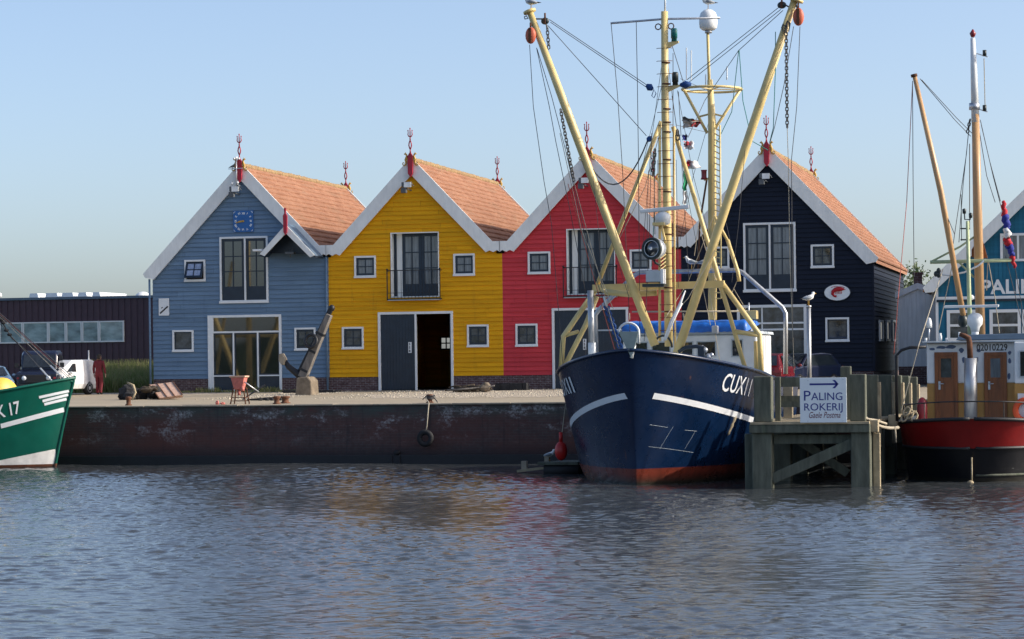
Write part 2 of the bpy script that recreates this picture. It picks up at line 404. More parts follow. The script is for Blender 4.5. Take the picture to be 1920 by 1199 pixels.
def ring(mb, x0, z0, x1, z1, w, y0, y1, wb=None):
    wb = wb if wb is not None else w
    mb.box(x0, x0+w, y0, y1, z0, z1); mb.box(x1-w, x1, y0, y1, z0, z1)
    mb.box(x0+w, x1-w, y0+.002, y1, z1-w, z1)
    if wb: mb.box(x0+w, x1-w, y0+.002, y1, z0, z0+wb)
def sash(mb, x0, z0, x1, z1, nx, nz, w=.09, y0=YF-.02, y1=YF+.05, mun=.035, panel=0):
    ring(mb, x0, z0, x1, z1, w, y0, y1)
    if panel: mb.box(x0+w, x1-w, y0+.01, y1-.01, z0+w, z0+panel)
    zb = z0+max(w, panel)
    for i in range(1, nx): xx = x0+w+(x1-x0-2*w)*i/nx; mb.box(xx-mun/2, xx+mun/2, y0+.004, y1-.004, zb, z1-w)
    for i in range(1, nz): zz = zb+(z1-w-zb)*i/nz; mb.box(x0+w, x1-w, y0+.007, y1-.007, zz-mun/2, zz+mun/2)
def small_window(root, o, nx=2, nz=2, pane='curtain', tilt=False):
    x0, z0, x1, z1 = o
    f = MB(); ring(f, x0, z0, x1, z1, .085, YF-.075, YF+.06)
    f.box(x0-.02, x1+.02, YF-.10, YF-.076, z0-.03, z0+.05)
    fr = f.build('window', MT['frame'], root, .006)
    s = MB()
    if nx*nz > 1: sash(s, x0+.086, z0+.086, x1-.086, z1-.086, nx, nz)
    else: ring(s, x0+.086, z0+.086, x1-.086, z1-.086, .05, YF-.02, YF+.05)
    so = s.build('sash', MT['navy'], fr)
    po = MB().box(x0+.1, x1-.1, YF+.012, YF+.02, z0+.1, z1-.1).build('pane', MT[pane], fr)
    if tilt:                                    # top-hung sash swung open at the bottom
        for q in (so, po):
            c = Vector(((x0+x1)/2, YF, z1-.09))-wloc(root)
            q.data.transform(Matrix.Translation(c) @ Matrix.Rotation(R(-24), 4, 'X') @ Matrix.Translation(-c))
    return fr
def big_window(root, o, cxm, panel=.45, pane='pane'):
    x0, z0, x1, z1 = o
    f = MB(); ring(f, x0, z0, x1, z1, .09, YF-.075, YF+.06); f.box(cxm-.04, cxm+.04, YF-.07, YF+.058, z0+.09, z1-.09)
    f.box(x0-.03, x1+.03, YF-.12, YF-.076, z0-.05, z0+.06)
    fr = f.build('window', MT['frame'], root, .006)
    for a, b in ((x0+.091, cxm-.041), (cxm+.041, x1-.091)):
        s = MB(); sash(s, a, z0+.091, b, z1-.091, 2, 3, .12, mun=.045, panel=panel); s.build('sash', MT['navy'], fr)
        MB().box(a+.03, b-.03, YF+.012, YF+.02, z0+panel, z1-.12).build('pane', MT[pane], fr)
    return fr
def balcony_door(root, o):
    x0, z0, x1, z1 = o                          # recessed French doors behind an iron railing
    f = MB(); ring(f, x0, z0, x1, z1, .045, YF-.06, YF+.02); yd = YF+.42
    f.box(x0, x0+.03, YF+.021, yd+.1, z0, z1); f.box(x1-.03, x1, YF+.02, yd+.1, z0, z1); f.box(x0+.03, x1-.03, YF+.02, yd+.1, z1-.03, z1)
    f.box(x0+.03, x1-.03, YF+.021, yd+.1, z0, z0+.05)
    fr = f.build('balcony_door', MT['white'], root, .005)
    xm = (x0+x1)/2+.19
    s = MB(); sash(s, x0+.42, z0+.06, xm, z1-.04, 2, 3, .13, yd-.03, yd+.04, .045, .55); sash(s, xm+.005, z0+.06, x1-.04, z1-.04, 2, 3, .13, yd-.03, yd+.04, .045, .55)
    s.build('door_leaf', MT['navy'], fr)
    MB().box(x0+.161, x0+.419, yd-.02, yd+.03, z0+.051, z1-.031).build('side_panel', MT['white'], fr); MB().box(x0+.031, x0+.16, yd-.05, yd+.03, z0+.051, z1-.031).build('dark_strip', MT['navy'], fr)  # white panel, then a navy strip at the left of the recess
    MB().box(x0+.44, x1-.06, yd+.0, yd+.008, z0+.6, z1-.1).build('pane', MT['curtain'], fr)
    r = MB(); yr = YF-.32; xa, xb = x0-.1, x1+.1; zt = z0+1.2
    for zz in (z0-.08, zt): r.bar((xa-.02, yr, zz), (xb+.02, yr, zz), .04, .04)
    for xx in (xa, xb):
        r.bar((xx, yr, z0-.12), (xx, yr, zt+.03), .04); r.bar((xx, yr, zt-.01), (xx, YF-.04, zt-.01), .035); r.bar((xx, yr, z0-.08), (xx, YF-.04, z0-.08), .035)
        r.ball((xx, yr, zt+.05), .045, 8, 6)
    n = 15
    for i in range(1, n): xx = xa+(xb-xa)*i/n; r.bar((xx, yr, z0-.08), (xx, yr, zt), .016)
    r.bar((xa, yr, z0+.2), (xb, yr, z0+.2), .02)
    r.build('balcony_railing', MT['iron'], fr)
    MB().box(xa, xb, YF-.30, YF-.05, z0-.14, z0-.10).build('balcony_sill', MT['steel'], fr)
    return fr
def barn_door(root, o, mull, leaves, plate=None):
    x0, z0, x1, z1 = o
    f = MB(); ring(f, x0, z0, x1, z1, .11, YF-.08, YF+.08, 0)
    for m in mull: f.box(m-.04, m+.04, YF-.075, YF+.06, z0, z1-.11)
    fr = f.build('barn_door', MT['frame'], root, .006)
    for a, b in leaves:
        l = MB(); n = max(3, int((b-a)/.14)); w = (b-a)/n
        for i in range(n): l.box(a+i*w+.004, a+(i+1)*w-.004, YF-.01, YF+.05, z0+.03, z1-.112)
        l.box(a, b, YF+.0, YF+.045, z0+.03, z1-.112)
        l.build('door_leaf', MT['navy'], fr, .003)
    if plate:
        px, pz = plate
        np_ = MB().box(px-.075, px+.075, YF-.03, YF-.012, pz-.24, pz+.24).build('number_plate', MT['frame'], fr)
        g = MB()
        for k, ch in enumerate('358'):
            g.text(ch, .15, lambda v, k=k: (px-.05+v.x, YF-.033, pz+.1-k*.15+v.y), .006)
        g.build('plate_numerals', MT['ink'], fr)
    return fr
def trident_finial(root, xa, Y, zb=12.03, s=1.0, name='finial'):
    # red king post with forged trident, two gold seahorses
    z0 = zb
    f = MB()
    f.prism([(xa-.11, z0+.12), (xa, z0-.04), (xa+.11, z0+.12), (xa+.12, z0+.72), (xa+.10, z0+.74), (xa+.12, z0+.9), (xa+.04, z0+1.04), (xa-.04, z0+1.04), (xa-.12, z0+.9), (xa-.10, z0+.74), (xa-.12, z0+.72)], Y-.07, Y+.07)
    fo = f.build(name, MT['finial'], root, .01)
    t = MB()
    t.tube([(xa, Y, z0+1.0), (xa, Y, z0+1.22)], [.045, .022], 8)
    for sg in (-1, 1):
        t.tube([(xa, Y, z0+1.2), (xa+sg*.035, Y, z0+1.28), (xa+sg*.062, Y, z0+1.38), (xa+sg*.045, Y, z0+1.5), (xa, Y, z0+1.6)], .028, 6)
        t.tube([(xa, Y, z0+1.76), (xa+sg*.06, Y, z0+1.78), (xa+sg*.1, Y, z0+1.86), (xa+sg*.085, Y, z0+1.96), (xa+sg*.1, Y, z0+2.05)], [.026, .026, .024, .02, .012], 6)
        t.ball((xa+sg*.095, Y, z0+2.04), (.03, .02, .03), 6, 5)
    t.tube([(xa, Y, z0+1.58), (xa, Y, z0+2.14)], [.03, .02], 6); t.ball((xa, Y, z0+1.68), .032, 8, 6); t.ball((xa, Y, z0+2.13), (.03, .02, .04), 6, 5)
    t.build('trident', MT['finial'], fo)
    for sg in (-1, 1):
        h = MB(); L = lambda u, w: (xa+sg*(.12+u), Y, z0+.58+w)
        h.tube([L(.17, .41), L(.115, .43), L(.07, .40), L(.045, .33), L(.07, .24), L(.10, .16), L(.085, .06), L(.10, -.04), L(.17, -.09), L(.235, -.05), L(.24, .02), L(.195, .05), L(.165, .02), L(.18, -.02)],
               [.02, .04, .045, .042, .055, .058, .045, .033, .027, .024, .021, .018, .015, .01], 8)
        h.tube([L(.115, .45), L(.085, .50)], [.025, .006], 6); h.tube([L(.02, .28), L(-.0, .2), L(.03, .12)], [.02, .028, .012], 6)
        h.tube([L(-.03, .08), L(.05, .1)], .016, 6)
        h.build('seahorse', MT['gold'], fo)
    return fo
def barge(xa, dl, dr, y0, y1, valL=False, valR=False):
    mb = MB()
    def side(sg, d, val):
        if val:
            dv = (ZO-9.06)/SL; di = (ZI-8.6)/SL; e = d
            poly = [(xa, ZO), (xa+sg*dv, 9.06), (xa+sg*e, 9.06), (xa+sg*e, 8.60)]
            k = 4
            for i in range(k+1):
                t = i/k; x = e+(di-e)*t
                poly.append((xa+sg*(x+.03), 8.60+(.06 if i % 2 else -.02)))
            poly += [(xa+sg*di, 8.62), (xa, ZI)]
        else:
            poly = [(xa, ZO), (xa+sg*d, ZO-SL*d), (xa+sg*(d-.1), ZO-SL*d-.17), (xa+sg*(d-.52), ZI-SL*(d-.52)), (xa, ZI)]
        if sg > 0: poly = poly[::-1]
        mb.prism(poly, y0, y1)
    side(-1, dl, valL); side(1, dr, valR)
    return mb
def roof_slope(xa, sg, d, y0, y1):
    nt_ = int((y1-y0)/.28); rows = int(d/.235)
    ny = nt_*5; mb = MB(); vs = []; fs = []
    cs = math.cos(math.atan(SL)); sn = math.sin(math.atan(SL))
    prof = []
    for r in range(rows):
        prof += [(d*r/rows, .03), (d*(r+.93)/rows, .085)]
    prof.append((d, .03))
    rnd = random.Random(int(xa*7)+sg)
    jit = {}
    for i, (dx, h) in enumerate(prof):
        for j in range(ny+1):
            y = y0+(y1-y0)*j/ny; ph = j % 5
            w = (.0, .022, .032, .022, .0)[ph] if ph else 0
            key = (i//2, j//5)
            if key not in jit: jit[key] = rnd.uniform(-.01, .014)
            hh = h+w+jit[key]-.02
            vs.append((xa+sg*(dx+hh*sn), y, ZO-.16-SL*dx+hh*cs))
    for i in range(len(prof)-1):
        for j in range(ny):
            a = i*(ny+1)+j; q = (a, a+1, a+ny+2, a+ny+1)
            fs.append(q if sg < 0 else q[::-1])
    mb.add(vs, fs)
    # solid deck under the tiles
    mb.prism([(xa, ZO-.2), (xa+sg*d, ZO-.2-SL*d), (xa+sg*d, ZO-.32-SL*d), (xa, ZO-.32)][::sg], y0, y1)
    return mb
LEN = 16.0
def floodlight(root, px, py, glass=True):
    c = P(px, py, YF-.55); f = MB()
    f.box(c.x-.22, c.x+.2, c.y-.12, c.y+.12, c.z+.02, c.z+.24); f.box(c.x-.26, c.x-.02, c.y-.1, c.y+.1, c.z-.24, c.z+.0)
    f.bar((c.x-.02, c.y, c.z-.05), (c.x+.06, YF-.03, c.z-.1), .05); f.bar((c.x+.18, c.y+.05, c.z+.22), (c.x+.3, c.y+.1, c.z+.05), .03)
    fl = f.build('floodlight', MT['lampgrey'], root, .015)
    MB().box(c.x-.1, c.x+.22, c.y-.15, c.y-.121, c.z+.0, c.z+.23).build('lamp_glass', MT['lampglass'], fl)
def house(name, label, xa, xl, xr, wallm, opens, dl, dr, valL, valR, back=None):
    root = thing(name, label, 'house', (xa, YF, GZ1))
    w = MB(); boards(w, xa, xl, xr, opens)
    w.build('wall', MT[wallm], root)
    s = MB(); yb = YF+LEN-.2
    for x0, x1 in ((xl+.012, xl+.15), (xr-.15, xr-.012)):
        s.box(x0, x1, YF+.01, yb, GZ1-.1, ZW-SL*(max(abs(xl-xa), abs(xr-xa)))-.02)
    gl = [(xl+.012, GZ1-.1), (xr-.012, GZ1-.1), (xr-.012, ZW-SL*(xr-xa)), (xa, ZW), (xl+.012, ZW-SL*(xa-xl))]
    if back:
        bx0, bz0, bx1, bz1 = back; ztop = ZW-SL*(max(xr-xa, xa-xl))-.05
        s.box(xl+.15, bx0, yb-.15, yb, GZ1-.1, ztop); s.box(bx1, xr-.15, yb-.15, yb, GZ1-.1, ztop)
        s.box(bx0, bx1, yb-.15, yb, GZ1-.1, bz0); s.box(bx0, bx1, yb-.15, yb, bz1, ztop)
        s.prism([(xl+.15, ztop), (xr-.15, ztop), (xa, ZW)], yb-.15, yb)
    else: s.prism(gl, yb-.15, yb)
    s.build('side_walls', MT[wallm], root)
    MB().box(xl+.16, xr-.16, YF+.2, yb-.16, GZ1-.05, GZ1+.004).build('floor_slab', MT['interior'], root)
    p = MB(); segs = [(xl, xr)]
    for o in opens:
        if o[1] < BRK-.1:
            segs = [q for a, b in segs for q in ((a, min(b, o[0])), (max(a, o[2]), b)) if q[1]-q[0] > .05]
    for a, b in segs: MB().box(a, b, YF-.02, YF+.14, GZ1-.2, BRK-.002).build('plinth', MT['brick'], root)
    yr0_ = YF-.12
    d0, d1 = (3.8 if valL else dl-.14), (3.8 if valR else dr-.1)
    if valR: MB().box(xr-.26, xr+.26, yr0_, YF+LEN-.1, 8.66, 8.74).build('valley_gutter', MT['roofgrey'], root)
    yr0, yr1 = YF-.12, YF+LEN-.1
    for sg, d in ((-1, d0), (1, d1)):
        ro = roof_slope(xa, sg, d, yr0, yr1).build('roof', MT['tile'], root)
        if sg > 0:
            rg = MB(); n = 40
            for i in range(n):
                y = yr0+(yr1-yr0)*i/n; y2 = yr0+(yr1-yr0)*(i+1.06)/n; h = random.uniform(-.015, .02)
                rg.tube([(xa, y, ZO-.15+h), (xa, min(y2, yr1), ZO-.12+h)], [.12, .135], 10)
            rg.build('ridge_tiles', MT['ridge'], ro)
    barge(xa, dl, dr, YF-.2, YF-.125, valL, valR).build('bargeboard', MT['white'], root, .008)
    barge(xa, dl, dr, YF+LEN-.095, YF+LEN-.02, valL, valR).build('bargeboard', MT['white'], root, .008)
    trident_finial(root, xa, YF-.28)
    trident_finial(root, xa, YF+LEN+.06)
    return root

# ---- blue house
B0 = (-34.68, -26.63, -18.62)
o_ul, o_ll, o_lr = pbox((346.3, 488), (386, 527)), pbox((323.8, 619.6), (363.8, 659)), pbox((552.7, 615), (592.8, 656.4))
o_up, o_dr = pbox((412, 445), (504, 566)), pbox((390, 592), (529.5, 737.5))
o_dr = (o_dr[0], GZ1, o_dr[2], o_dr[3])
ins = lambda o, e=.03: (o[0]+e, o[1]+e, o[2]-e, o[3]-e)
XA = (-38.75, -30.72, -22.69, -14.79)
hb = house('boarded_house', 'blue boarded house with tall glazed doors and a clock under its gable', XA[0], -43.1, B0[0], 'blue',
           [ins(o_ul), ins(o_ll), ins(o_lr), ins(o_up), (o_dr[0]+.03, BRK-.5, o_dr[2]-.03, o_dr[3]-.03)], 4.75, 4.03, False, True)
small_window(hb, o_ul, 2, 2, 'skyglass', True); small_window(hb, o_ll, 1, 1, 'pane'); small_window(hb, o_lr, 2, 2, 'pane')
big_window(hb, o_up, P(460, 500, YF).x, .62, 'shopglass')
def glazed_door(root, o):
    x0, z0, x1, z1 = o
    f = MB(); ring(f, x0, z0, x1, z1, .11, YF-.08, YF+.08, .0); f.box(x0+.111, x0+.26, YF-.07, YF+.06, z0+.03, z1-.112)
    zt = P(450, 623, YF).z; zr = P(410, 705.5, YF).z; m1, m2 = P(438.5, 660, YF).x, P(484, 660, YF).x
    f.box(x0+.261, x1-.111, YF-.065, YF+.06, zt-.04, zt+.04)
    for m in (m1, m2): f.box(m-.035, m+.035, YF-.06, YF+.055, z0+.03, zt-.041)
    f.box(x0+.261, m1-.036, YF-.058, YF+.05, zr-.03, zr+.03); f.box(m2+.036, x1-.111, YF-.058, YF+.05, zr-.03, zr+.03)
    f.box(x0+.261, x1-.111, YF-.055, YF+.05, z0+.0, z0+.06)
    fr = f.build('glazed_door', MT['frame'], root, .005)
    MB().box(x0+.262, m1-.037, YF-.01, YF+.04, z0+.061, zr-.031).build('door_panel', MT['navy'], fr); MB().box(m2+.037, x1-.112, YF-.01, YF+.04, z0+.061, zr-.031).build('door_panel', MT['navy'], fr)
    for a, b, zl in ((x0+.262, m1-.037, zr+.031), (m1+.037, m2-.037, z0+.061), (m2+.037, x1-.112, zr+.031)): s = MB(); ring(s, a, zl, b, zt-.042, .06, YF-.02, YF+.045); s.build('sash', MT['navy'], fr)
    MB().box(x0+.2, x1-.1, YF+.012, YF+.02, z0+.06, z1-.1).build('pane', MT['shopglass'], fr)
glazed_door(hb, o_dr)
floodlight(hb, 440, 360)
# small hoist canopy with its own gable
def canopy(root):
    yf = YF-1.3; a = P(535.5, 421, yf); lt = P(486.5, 477, yf); rt = P(590, 475, yf); th = .28
    xa, za = a.x, a.z; dl, dr = xa-lt.x, rt.x-xa; sl = (za-lt.z)/dl
    c = MB()
    for sg, d in ((-1, dl), (1, dr)):
        c.prism([(xa, za-.02), (xa+sg*d, za-.02-sl*d), (xa+sg*d, za-.10-sl*d), (xa, za-.10)][::sg], yf+.061, YF-.06)
    ro = c.build('hoist_canopy', MT['navy'], root)
    ct = MB()
    for sg, d in ((-1, dl), (1, dr)): ct.prism([(xa, za+.03), (xa+sg*d, za+.03-sl*d), (xa+sg*d, za-.018-sl*d), (xa, za-.018)][::sg], yf+.062, YF-.06)
    ct.build('canopy_tiles', MT['roofgrey'], ro)
    MB().prism([(xa-dl*.86, za-sl*dl*.86-.11), (xa+dr*.86, za-sl*dr*.86-.11), (xa, za-.11)], yf+.9, yf+.95).build('canopy_infill', MT['navy'], ro)
    b = MB()
    for sg, d in ((-1, dl), (1, dr)):
        b.prism([(xa, za), (xa+sg*d, za-sl*d), (xa+sg*(d-.22), za-sl*d-.09), (xa, za-th-.12)][::sg], yf, yf+.06)
    b.build('canopy_bargeboard', MT['white'], ro, .006)
    f = MB(); f.prism([(xa-.08, za-.36), (xa, za-.48), (xa+.08, za-.36), (xa+.1, za+.38), (xa+.03, za+.5), (xa+.05, za+.72), (xa-.05, za+.72), (xa-.03, za+.5), (xa-.1, za+.38)], yf-.09, yf-.002)
    f.build('canopy_finial', MT['finial'], ro, .008)
    l = MB(); lx = P(545, 478, yf+.6); l.box(lx.x-.2, lx.x+.2, yf+.4, yf+.7, lx.z+.02, lx.z+.12); l.tube([(lx.x, yf+.55, lx.z+.3), (lx.x, yf+.55, lx.z-.12)], .03, 6)
    l.build('canopy_lamp', MT['lampgrey'], ro)
    k = MB(); p1 = P(497, 472, YF-.1); k.box(p1.x-.2, p1.x+.25, yf+.061, YF-.05, p1.z-.03, p1.z+.06); k.build('canopy_bracket', MT['frame'], ro)
canopy(hb)
for px in (281, 613): q = P(px, 600, YF-.1); MB().tube([(q.x, YF-.1, GZ1), (q.x, YF-.1, 7.7 if px < 300 else 8.55)], .05, 8).build('downpipe', MT['blue'], hb)
# clock
def clock():
    x0, z0, x1, z1 = pbox((437, 396), (475, 435), YF-.1); cx, cz = (x0+x1)/2, (z0+z1)/2; w = (x1-x0)/2
    root = thing('wall_clock', 'square dark blue clock with white numerals under the blue gable', 'clock', (cx, YF-.05, z0))
    MB().box(x0, x1, YF-.1, YF-.04, z0, z1).build('clock_face', MT['clockblue'], root, .01)
    n = MB()
    rom = ['XII', 'I', 'II', 'III', 'IIII', 'V', 'VI', 'VII', 'VIII', 'IX', 'X', 'XI']
    for k in range(12):
        a = math.pi/2-k*math.pi/6; r = w*.76/max(abs(math.cos(a)), abs(math.sin(a)))**.75
        def mp(v, a=a, k=k):
            wd = .042*len(rom[k]); q = Vector((v.x-wd/2-.0, v.y-.045)); t = a-math.pi/2
            return (cx+r*math.cos(a)+q.x*math.cos(t)-q.y*math.sin(t), YF-.104, cz+r*math.sin(a)+q.x*math.sin(t)+q.y*math.cos(t))
        n.text(rom[k], .125, mp, .004)
    for sx in (-1, 1):
        for sz in (-1, 1): n.tube([(cx+sx*w*.93, YF-.105, cz+sz*w*.78), (cx+sx*w*.9, YF-.105, cz+sz*w*.9), (cx+sx*w*.78, YF-.105, cz+sz*w*.93)], .012, 5)
    n.build('numerals', MT['sign'], root)
    h = MB(); h.bar((cx+.05, YF-.12, cz+.03), (cx-w*.72, YF-.12, cz-.06), .05, .01, (0, 1, 0)); h.bar((cx+.05, YF-.13, cz+.02), (cx-w*.45, YF-.13, cz-.02), .07, .01, (0, 1, 0)); h.tube([(cx, YF-.1, cz), (cx, YF-.14, cz)], .04, 8)
    h.build('clock_hands', MT['gold'], root)
clock()
# small plaque
x0, z0, x1, z1 = pbox((297.5, 560), (317, 592), YF-.08)
pl = thing('wall_plaque', 'small white plaque with a black diagonal stroke at the left end of the blue wall', 'sign', (x0, YF-.06, z0))
MB().box(x0, x1, YF-.085, YF-.05, z0, z1).build('plaque_board', MT['frame'], pl)
MB().bar((x0+.06, YF-.089, z0+.1), (x1-.05, YF-.089, z0+.42), .006, .07, (1, 0, 0)).bar((x0+.12, YF-.089, z0+.34), (x0+.2, YF-.089, z0+.38), .006, .04, (1, 0, 0)).build('plaque_mark', MT['ink'], pl)
# weather instruments
a = P(443.5, 347, YF-.5); am = thing('weather_mast', 'slender pale weather mast with vane beside the blue gable finial', 'weather mast', a)
zt = P(443.5, 300, YF-.5).z; zc = P(443.5, 316, YF-.5).z
MB().tube([(a.x, a.y, a.z-.1), (a.x, a.y, zt)], .03, 8).bar((a.x-.38, a.y, zc-.02), (a.x+.3, a.y, zc), .035).bar((a.x, a.y, a.z+.05), (a.x+.1, YF-.1, a.z-.1), .04).build('mast_tube', MT['steel'], am)
g = MB(); g.ball((a.x, a.y, zt+.08), (.09, .09, .07), 10, 6)
for k in range(3): g.ball((a.x+.13*math.cos(k*2.1), a.y+.13*math.sin(k*2.1), zt+.05), .05, 8, 5)
g.build('wind_cups', MT['lampglass'], am)
MB().prism([(a.x-.38, zc+.03), (a.x-.1, zc+.05), (a.x-.06, zc+.22), (a.x-.28, zc+.1)], a.y-.01, a.y+.01).build('vane', MT['lampgrey'], am)
g = MB(); g.ball((a.x-.22, a.y, a.z+.06), .07, 8, 6); g.ball((a.x+.05, a.y, a.z+.1), .06, 8, 6); g.build('sensor', MT['lampglass'], am)

# ---- yellow house
oy = [pbox((664.6, 480.7), (705.7, 520)), pbox((850.3, 476.5), (891, 516.3)), pbox((641.6, 613.7), (682.7, 654)), pbox((876, 609.4), (917, 650))]
oyb, oyd = pbox((732.5, 437), (824.4, 557)), pbox((709, 586), (851.5, 732)); oyd = (oyd[0], GZ1, oyd[2], oyd[3])
bw = pbox((826, 632), (852, 656), YF); k = (YF+15.7)/YF
bx0 = P(826, 640, YF+15.7).x; bx1 = P(848, 640, YF+15.7).x; bz1 = P(826, 632, YF+15.7).z; bz0 = P(826, 656, YF+15.7).z
hy = house('boarded_house', 'yellow boarded house with one barn door leaf open and a railed balcony door', XA[1], B0[0], B0[1], 'yellow',
           [ins(o) for o in oy]+[ins(oyb), (oyd[0]+.03, BRK-.5, oyd[2]-.03, oyd[3]-.03)], 4.03, 4.03, True, True, (bx0, bz0, bx1, bz1))
for i, o in enumerate(oy): small_window(hy, o, 2, 2, 'pane' if i > 1 else 'curtain')
balcony_door(hy, oyb)
ym = P(780.2, 660, YF).x
np_ = P(769, 652, YF)
barn_door(hy, oyd, [ym], [(oyd[0]+.112, ym-.041)], (np_.x, np_.z))
# the open leaf folded back inside, and the back window's glazing bars
MB().box(oyd[2]-.2, oyd[2]-.13, YF+.1, YF+1.6, GZ1+.03, oyd[3]-.12).build('open_door_leaf', MT['navy'], hy)
s = MB(); yb = YF+LEN-.33; ring(s, bx0, bz0, bx1, bz1, .06, yb-.05, yb+.05); xm = (bx0+bx1)/2; zm = (bz0+bz1)/2
s.box(xm-.03, xm+.03, yb-.04, yb+.04, bz0+.06, bz1-.06); s.box(bx0+.06, xm-.031, yb-.04, yb+.04, zm-.03, zm+.03); s.box(xm+.031, bx1-.06, yb-.04, yb+.04, zm-.03, zm+.03)
s.build('back_window', MT['navy'], hy)
floodlight(hy, 763, 352)

# ---- red house
orr = [pbox((989.8, 472.7), (1032.7, 513)), pbox((1181, 468.5), (1222, 508)), pbox((966.9, 607.7), (1008.7, 649)), pbox((1203, 604), (1244, 645))]
orb, ord_ = pbox((1062, 430), (1154.5, 552)), pbox((1035, 578.5), (1180, 730)); ord_ = (ord_[0], GZ1, ord_[2], ord_[3])
hr = house('boarded_house', 'red boarded house with closed dark barn doors, half hidden by the trawler', XA[2], B0[1], B0[2], 'red',
           [ins(o) for o in orr]+[ins(orb), (ord_[0]+.03, BRK-.5, ord_[2]-.03, ord_[3]-.03)], 4.03, 3.9, True, True)
for i, o in enumerate(orr): small_window(hr, o, 2, 2, 'curtain' if i < 2 else 'pane')
balcony_door(hr, orb); rm = P(1107, 660, YF).x; np_ = P(1096.6, 646, YF)
barn_door(hr, ord_, [rm], [(ord_[0]+.112, rm-.041), (rm+.041, ord_[2]-.112)], (np_.x, np_.z))
floodlight(hr, 1095, 344)

# ---- black house
okk = [pbox((1325, 463.5), (1368, 503)), pbox((1520.2, 459.2), (1564.3, 501.5)), pbox((1547.7, 596), (1592.8, 640))]
oku, okd = pbox((1393.5, 419), (1493.2, 545)), pbox((1382, 573), (1514, 728)); okd = (okd[0], GZ1, okd[2], okd[3])
hk = house('boarded_house', 'black boarded house on the right with an oval emblem and dark side wall', XA[3], B0[2], -10.34, 'black',
           [ins(o) for o in okk]+[ins(oku), (okd[0]+.03, BRK-.5, okd[2]-.03, okd[3]-.03)], 3.9, 4.73, True, False)
for o in okk[:2]: small_window(hk, o, 2, 2, 'pane')
small_window(hk, okk[2], 1, 1, 'pane')
big_window(hk, oku, P(1443.5, 480, YF).x, .62, 'curtain')
def shop_door(root, o):
    x0, z0, x1, z1 = o
    f = MB(); ring(f, x0, z0, x1, z1, .12, YF-.08, YF+.08, 0)
    for pz in (606, 618): z = P(1470, pz, YF).z; f.box(x0+.121, x1-.121, YF-.06, YF+.05, z-.04, z+.04)
    z = P(1500, 689, YF).z; f.box(x0+.121, x1-.121, YF-.055, YF+.05, z-.025, z+.025)
    for t in (.36, .68): x = x0+(x1-x0)*t; f.box(x-.03, x+.03, YF-.04, YF+.05, z0, z1-.121)
    fr = f.build('shop_door', MT['frame'], root, .005)
    MB().box(x0+.1, x1-.1, YF+.012, YF+.02, z0, z1-.1).build('pane', MT['pane'], fr)
shop_door(hk, okd)
floodlight(hk, 1434, 336)
# lapped side wall seen beyond the corner, with two windows
sw = MB(); z = BRK; XR = -10.34
while z < 7.75:
    z1 = min(z+.2, 7.8); sw.face([(XR+.045, YF-.02, z), (XR+.045, YF+LEN-.2, z), (XR+.005, YF+LEN-.2, z1), (XR+.005, YF-.02, z1)]); sw.face([(XR+.003, YF-.02, z), (XR+.003, YF+LEN-.2, z), (XR+.045, YF+LEN-.2, z), (XR+.045, YF-.02, z)])
    z += .2
sw.build('wall', MT['black'], hk)
MB().box(XR-.1, XR+.02, YF+.15, YF+LEN-.2, GZ1-.1, BRK-.003).build('plinth', MT['brick'], hk)
MB().box(XR-.02, XR+.07, YF-.06, YF+.03, BRK, 7.9).build('corner_board', MT['black'], hk)
for a, b in ((1646, 1651.5), (1659, 1664), (1670, 1674)):
    pa, pb = PX(a, 600, XR), PX(b, 640, XR); f = MB(); y0, y1 = pa.y, pb.y+.5
    z0, z1 = PX(a, 640, XR).z, PX(a, 600, XR).z
    for yy in (y0, y1-.1): f.box(XR+.03, XR+.11, yy, yy+.1, z0, z1)
    f.box(XR+.03, XR+.11, y0+.1, y1-.1, z1-.1, z1); f.box(XR+.03, XR+.11, y0+.1, y1-.1, z0, z0+.1)
    fr = f.build('window', MT['frame'], hk); MB().box(XR+.05, XR+.06, y0+.1, y1-.1, z0+.1, z1-.1).build('pane', MT['pane'], fr)
# oval emblem
c = P(1569.7, 548.8, YF-.1); rx = (P(1594.5, 548, YF-.1).x-P(1545, 548, YF-.1).x)/2; rz = rx*.63
ov = thing('oval_sign', 'white oval board with a red shrimp on the black wall', 'sign', (c.x, YF-.06, c.z-rz))
e = [(c.x+rx*math.cos(2*math.pi*i/40), c.z+rz*math.sin(2*math.pi*i/40)) for i in range(40)]
MB().prism(e, YF-.1, YF-.06).build('sign_board', MT['sign'], ov)
rimm = MB(); rimm.tube([(x, YF-.09, z) for x, z in e], .02, 6, closed=True); rimm.build('rim', MT['navy'], ov)
sh = MB(); Y = YF-.11
L = lambda u, w: (c.x+u, Y, c.z+w)
sh.tube([L(.30, .13), L(.2, .14), L(.06, .15), L(-.08, .12), L(-.18, .04), L(-.2, -.07), L(-.13, -.15), L(-.03, -.17)], [.03, .075, .10, .095, .08, .06, .04, .05], 8)
for k in range(5): u = -.1+.06*k; sh.tube([L(u+.03, .06), L(u+.05, -.02), L(u+.02, -.06)], .012, 5)
sh.tube([L(.26, .17), L(.32, .2), L(.22, .24), L(-.1, .26), L(-.26, .22)], .009, 5); sh.tube([L(.26, .10), L(.36, .13)], .012, 5)
sh.build('shrimp_emblem', MT['flagred'], ov)

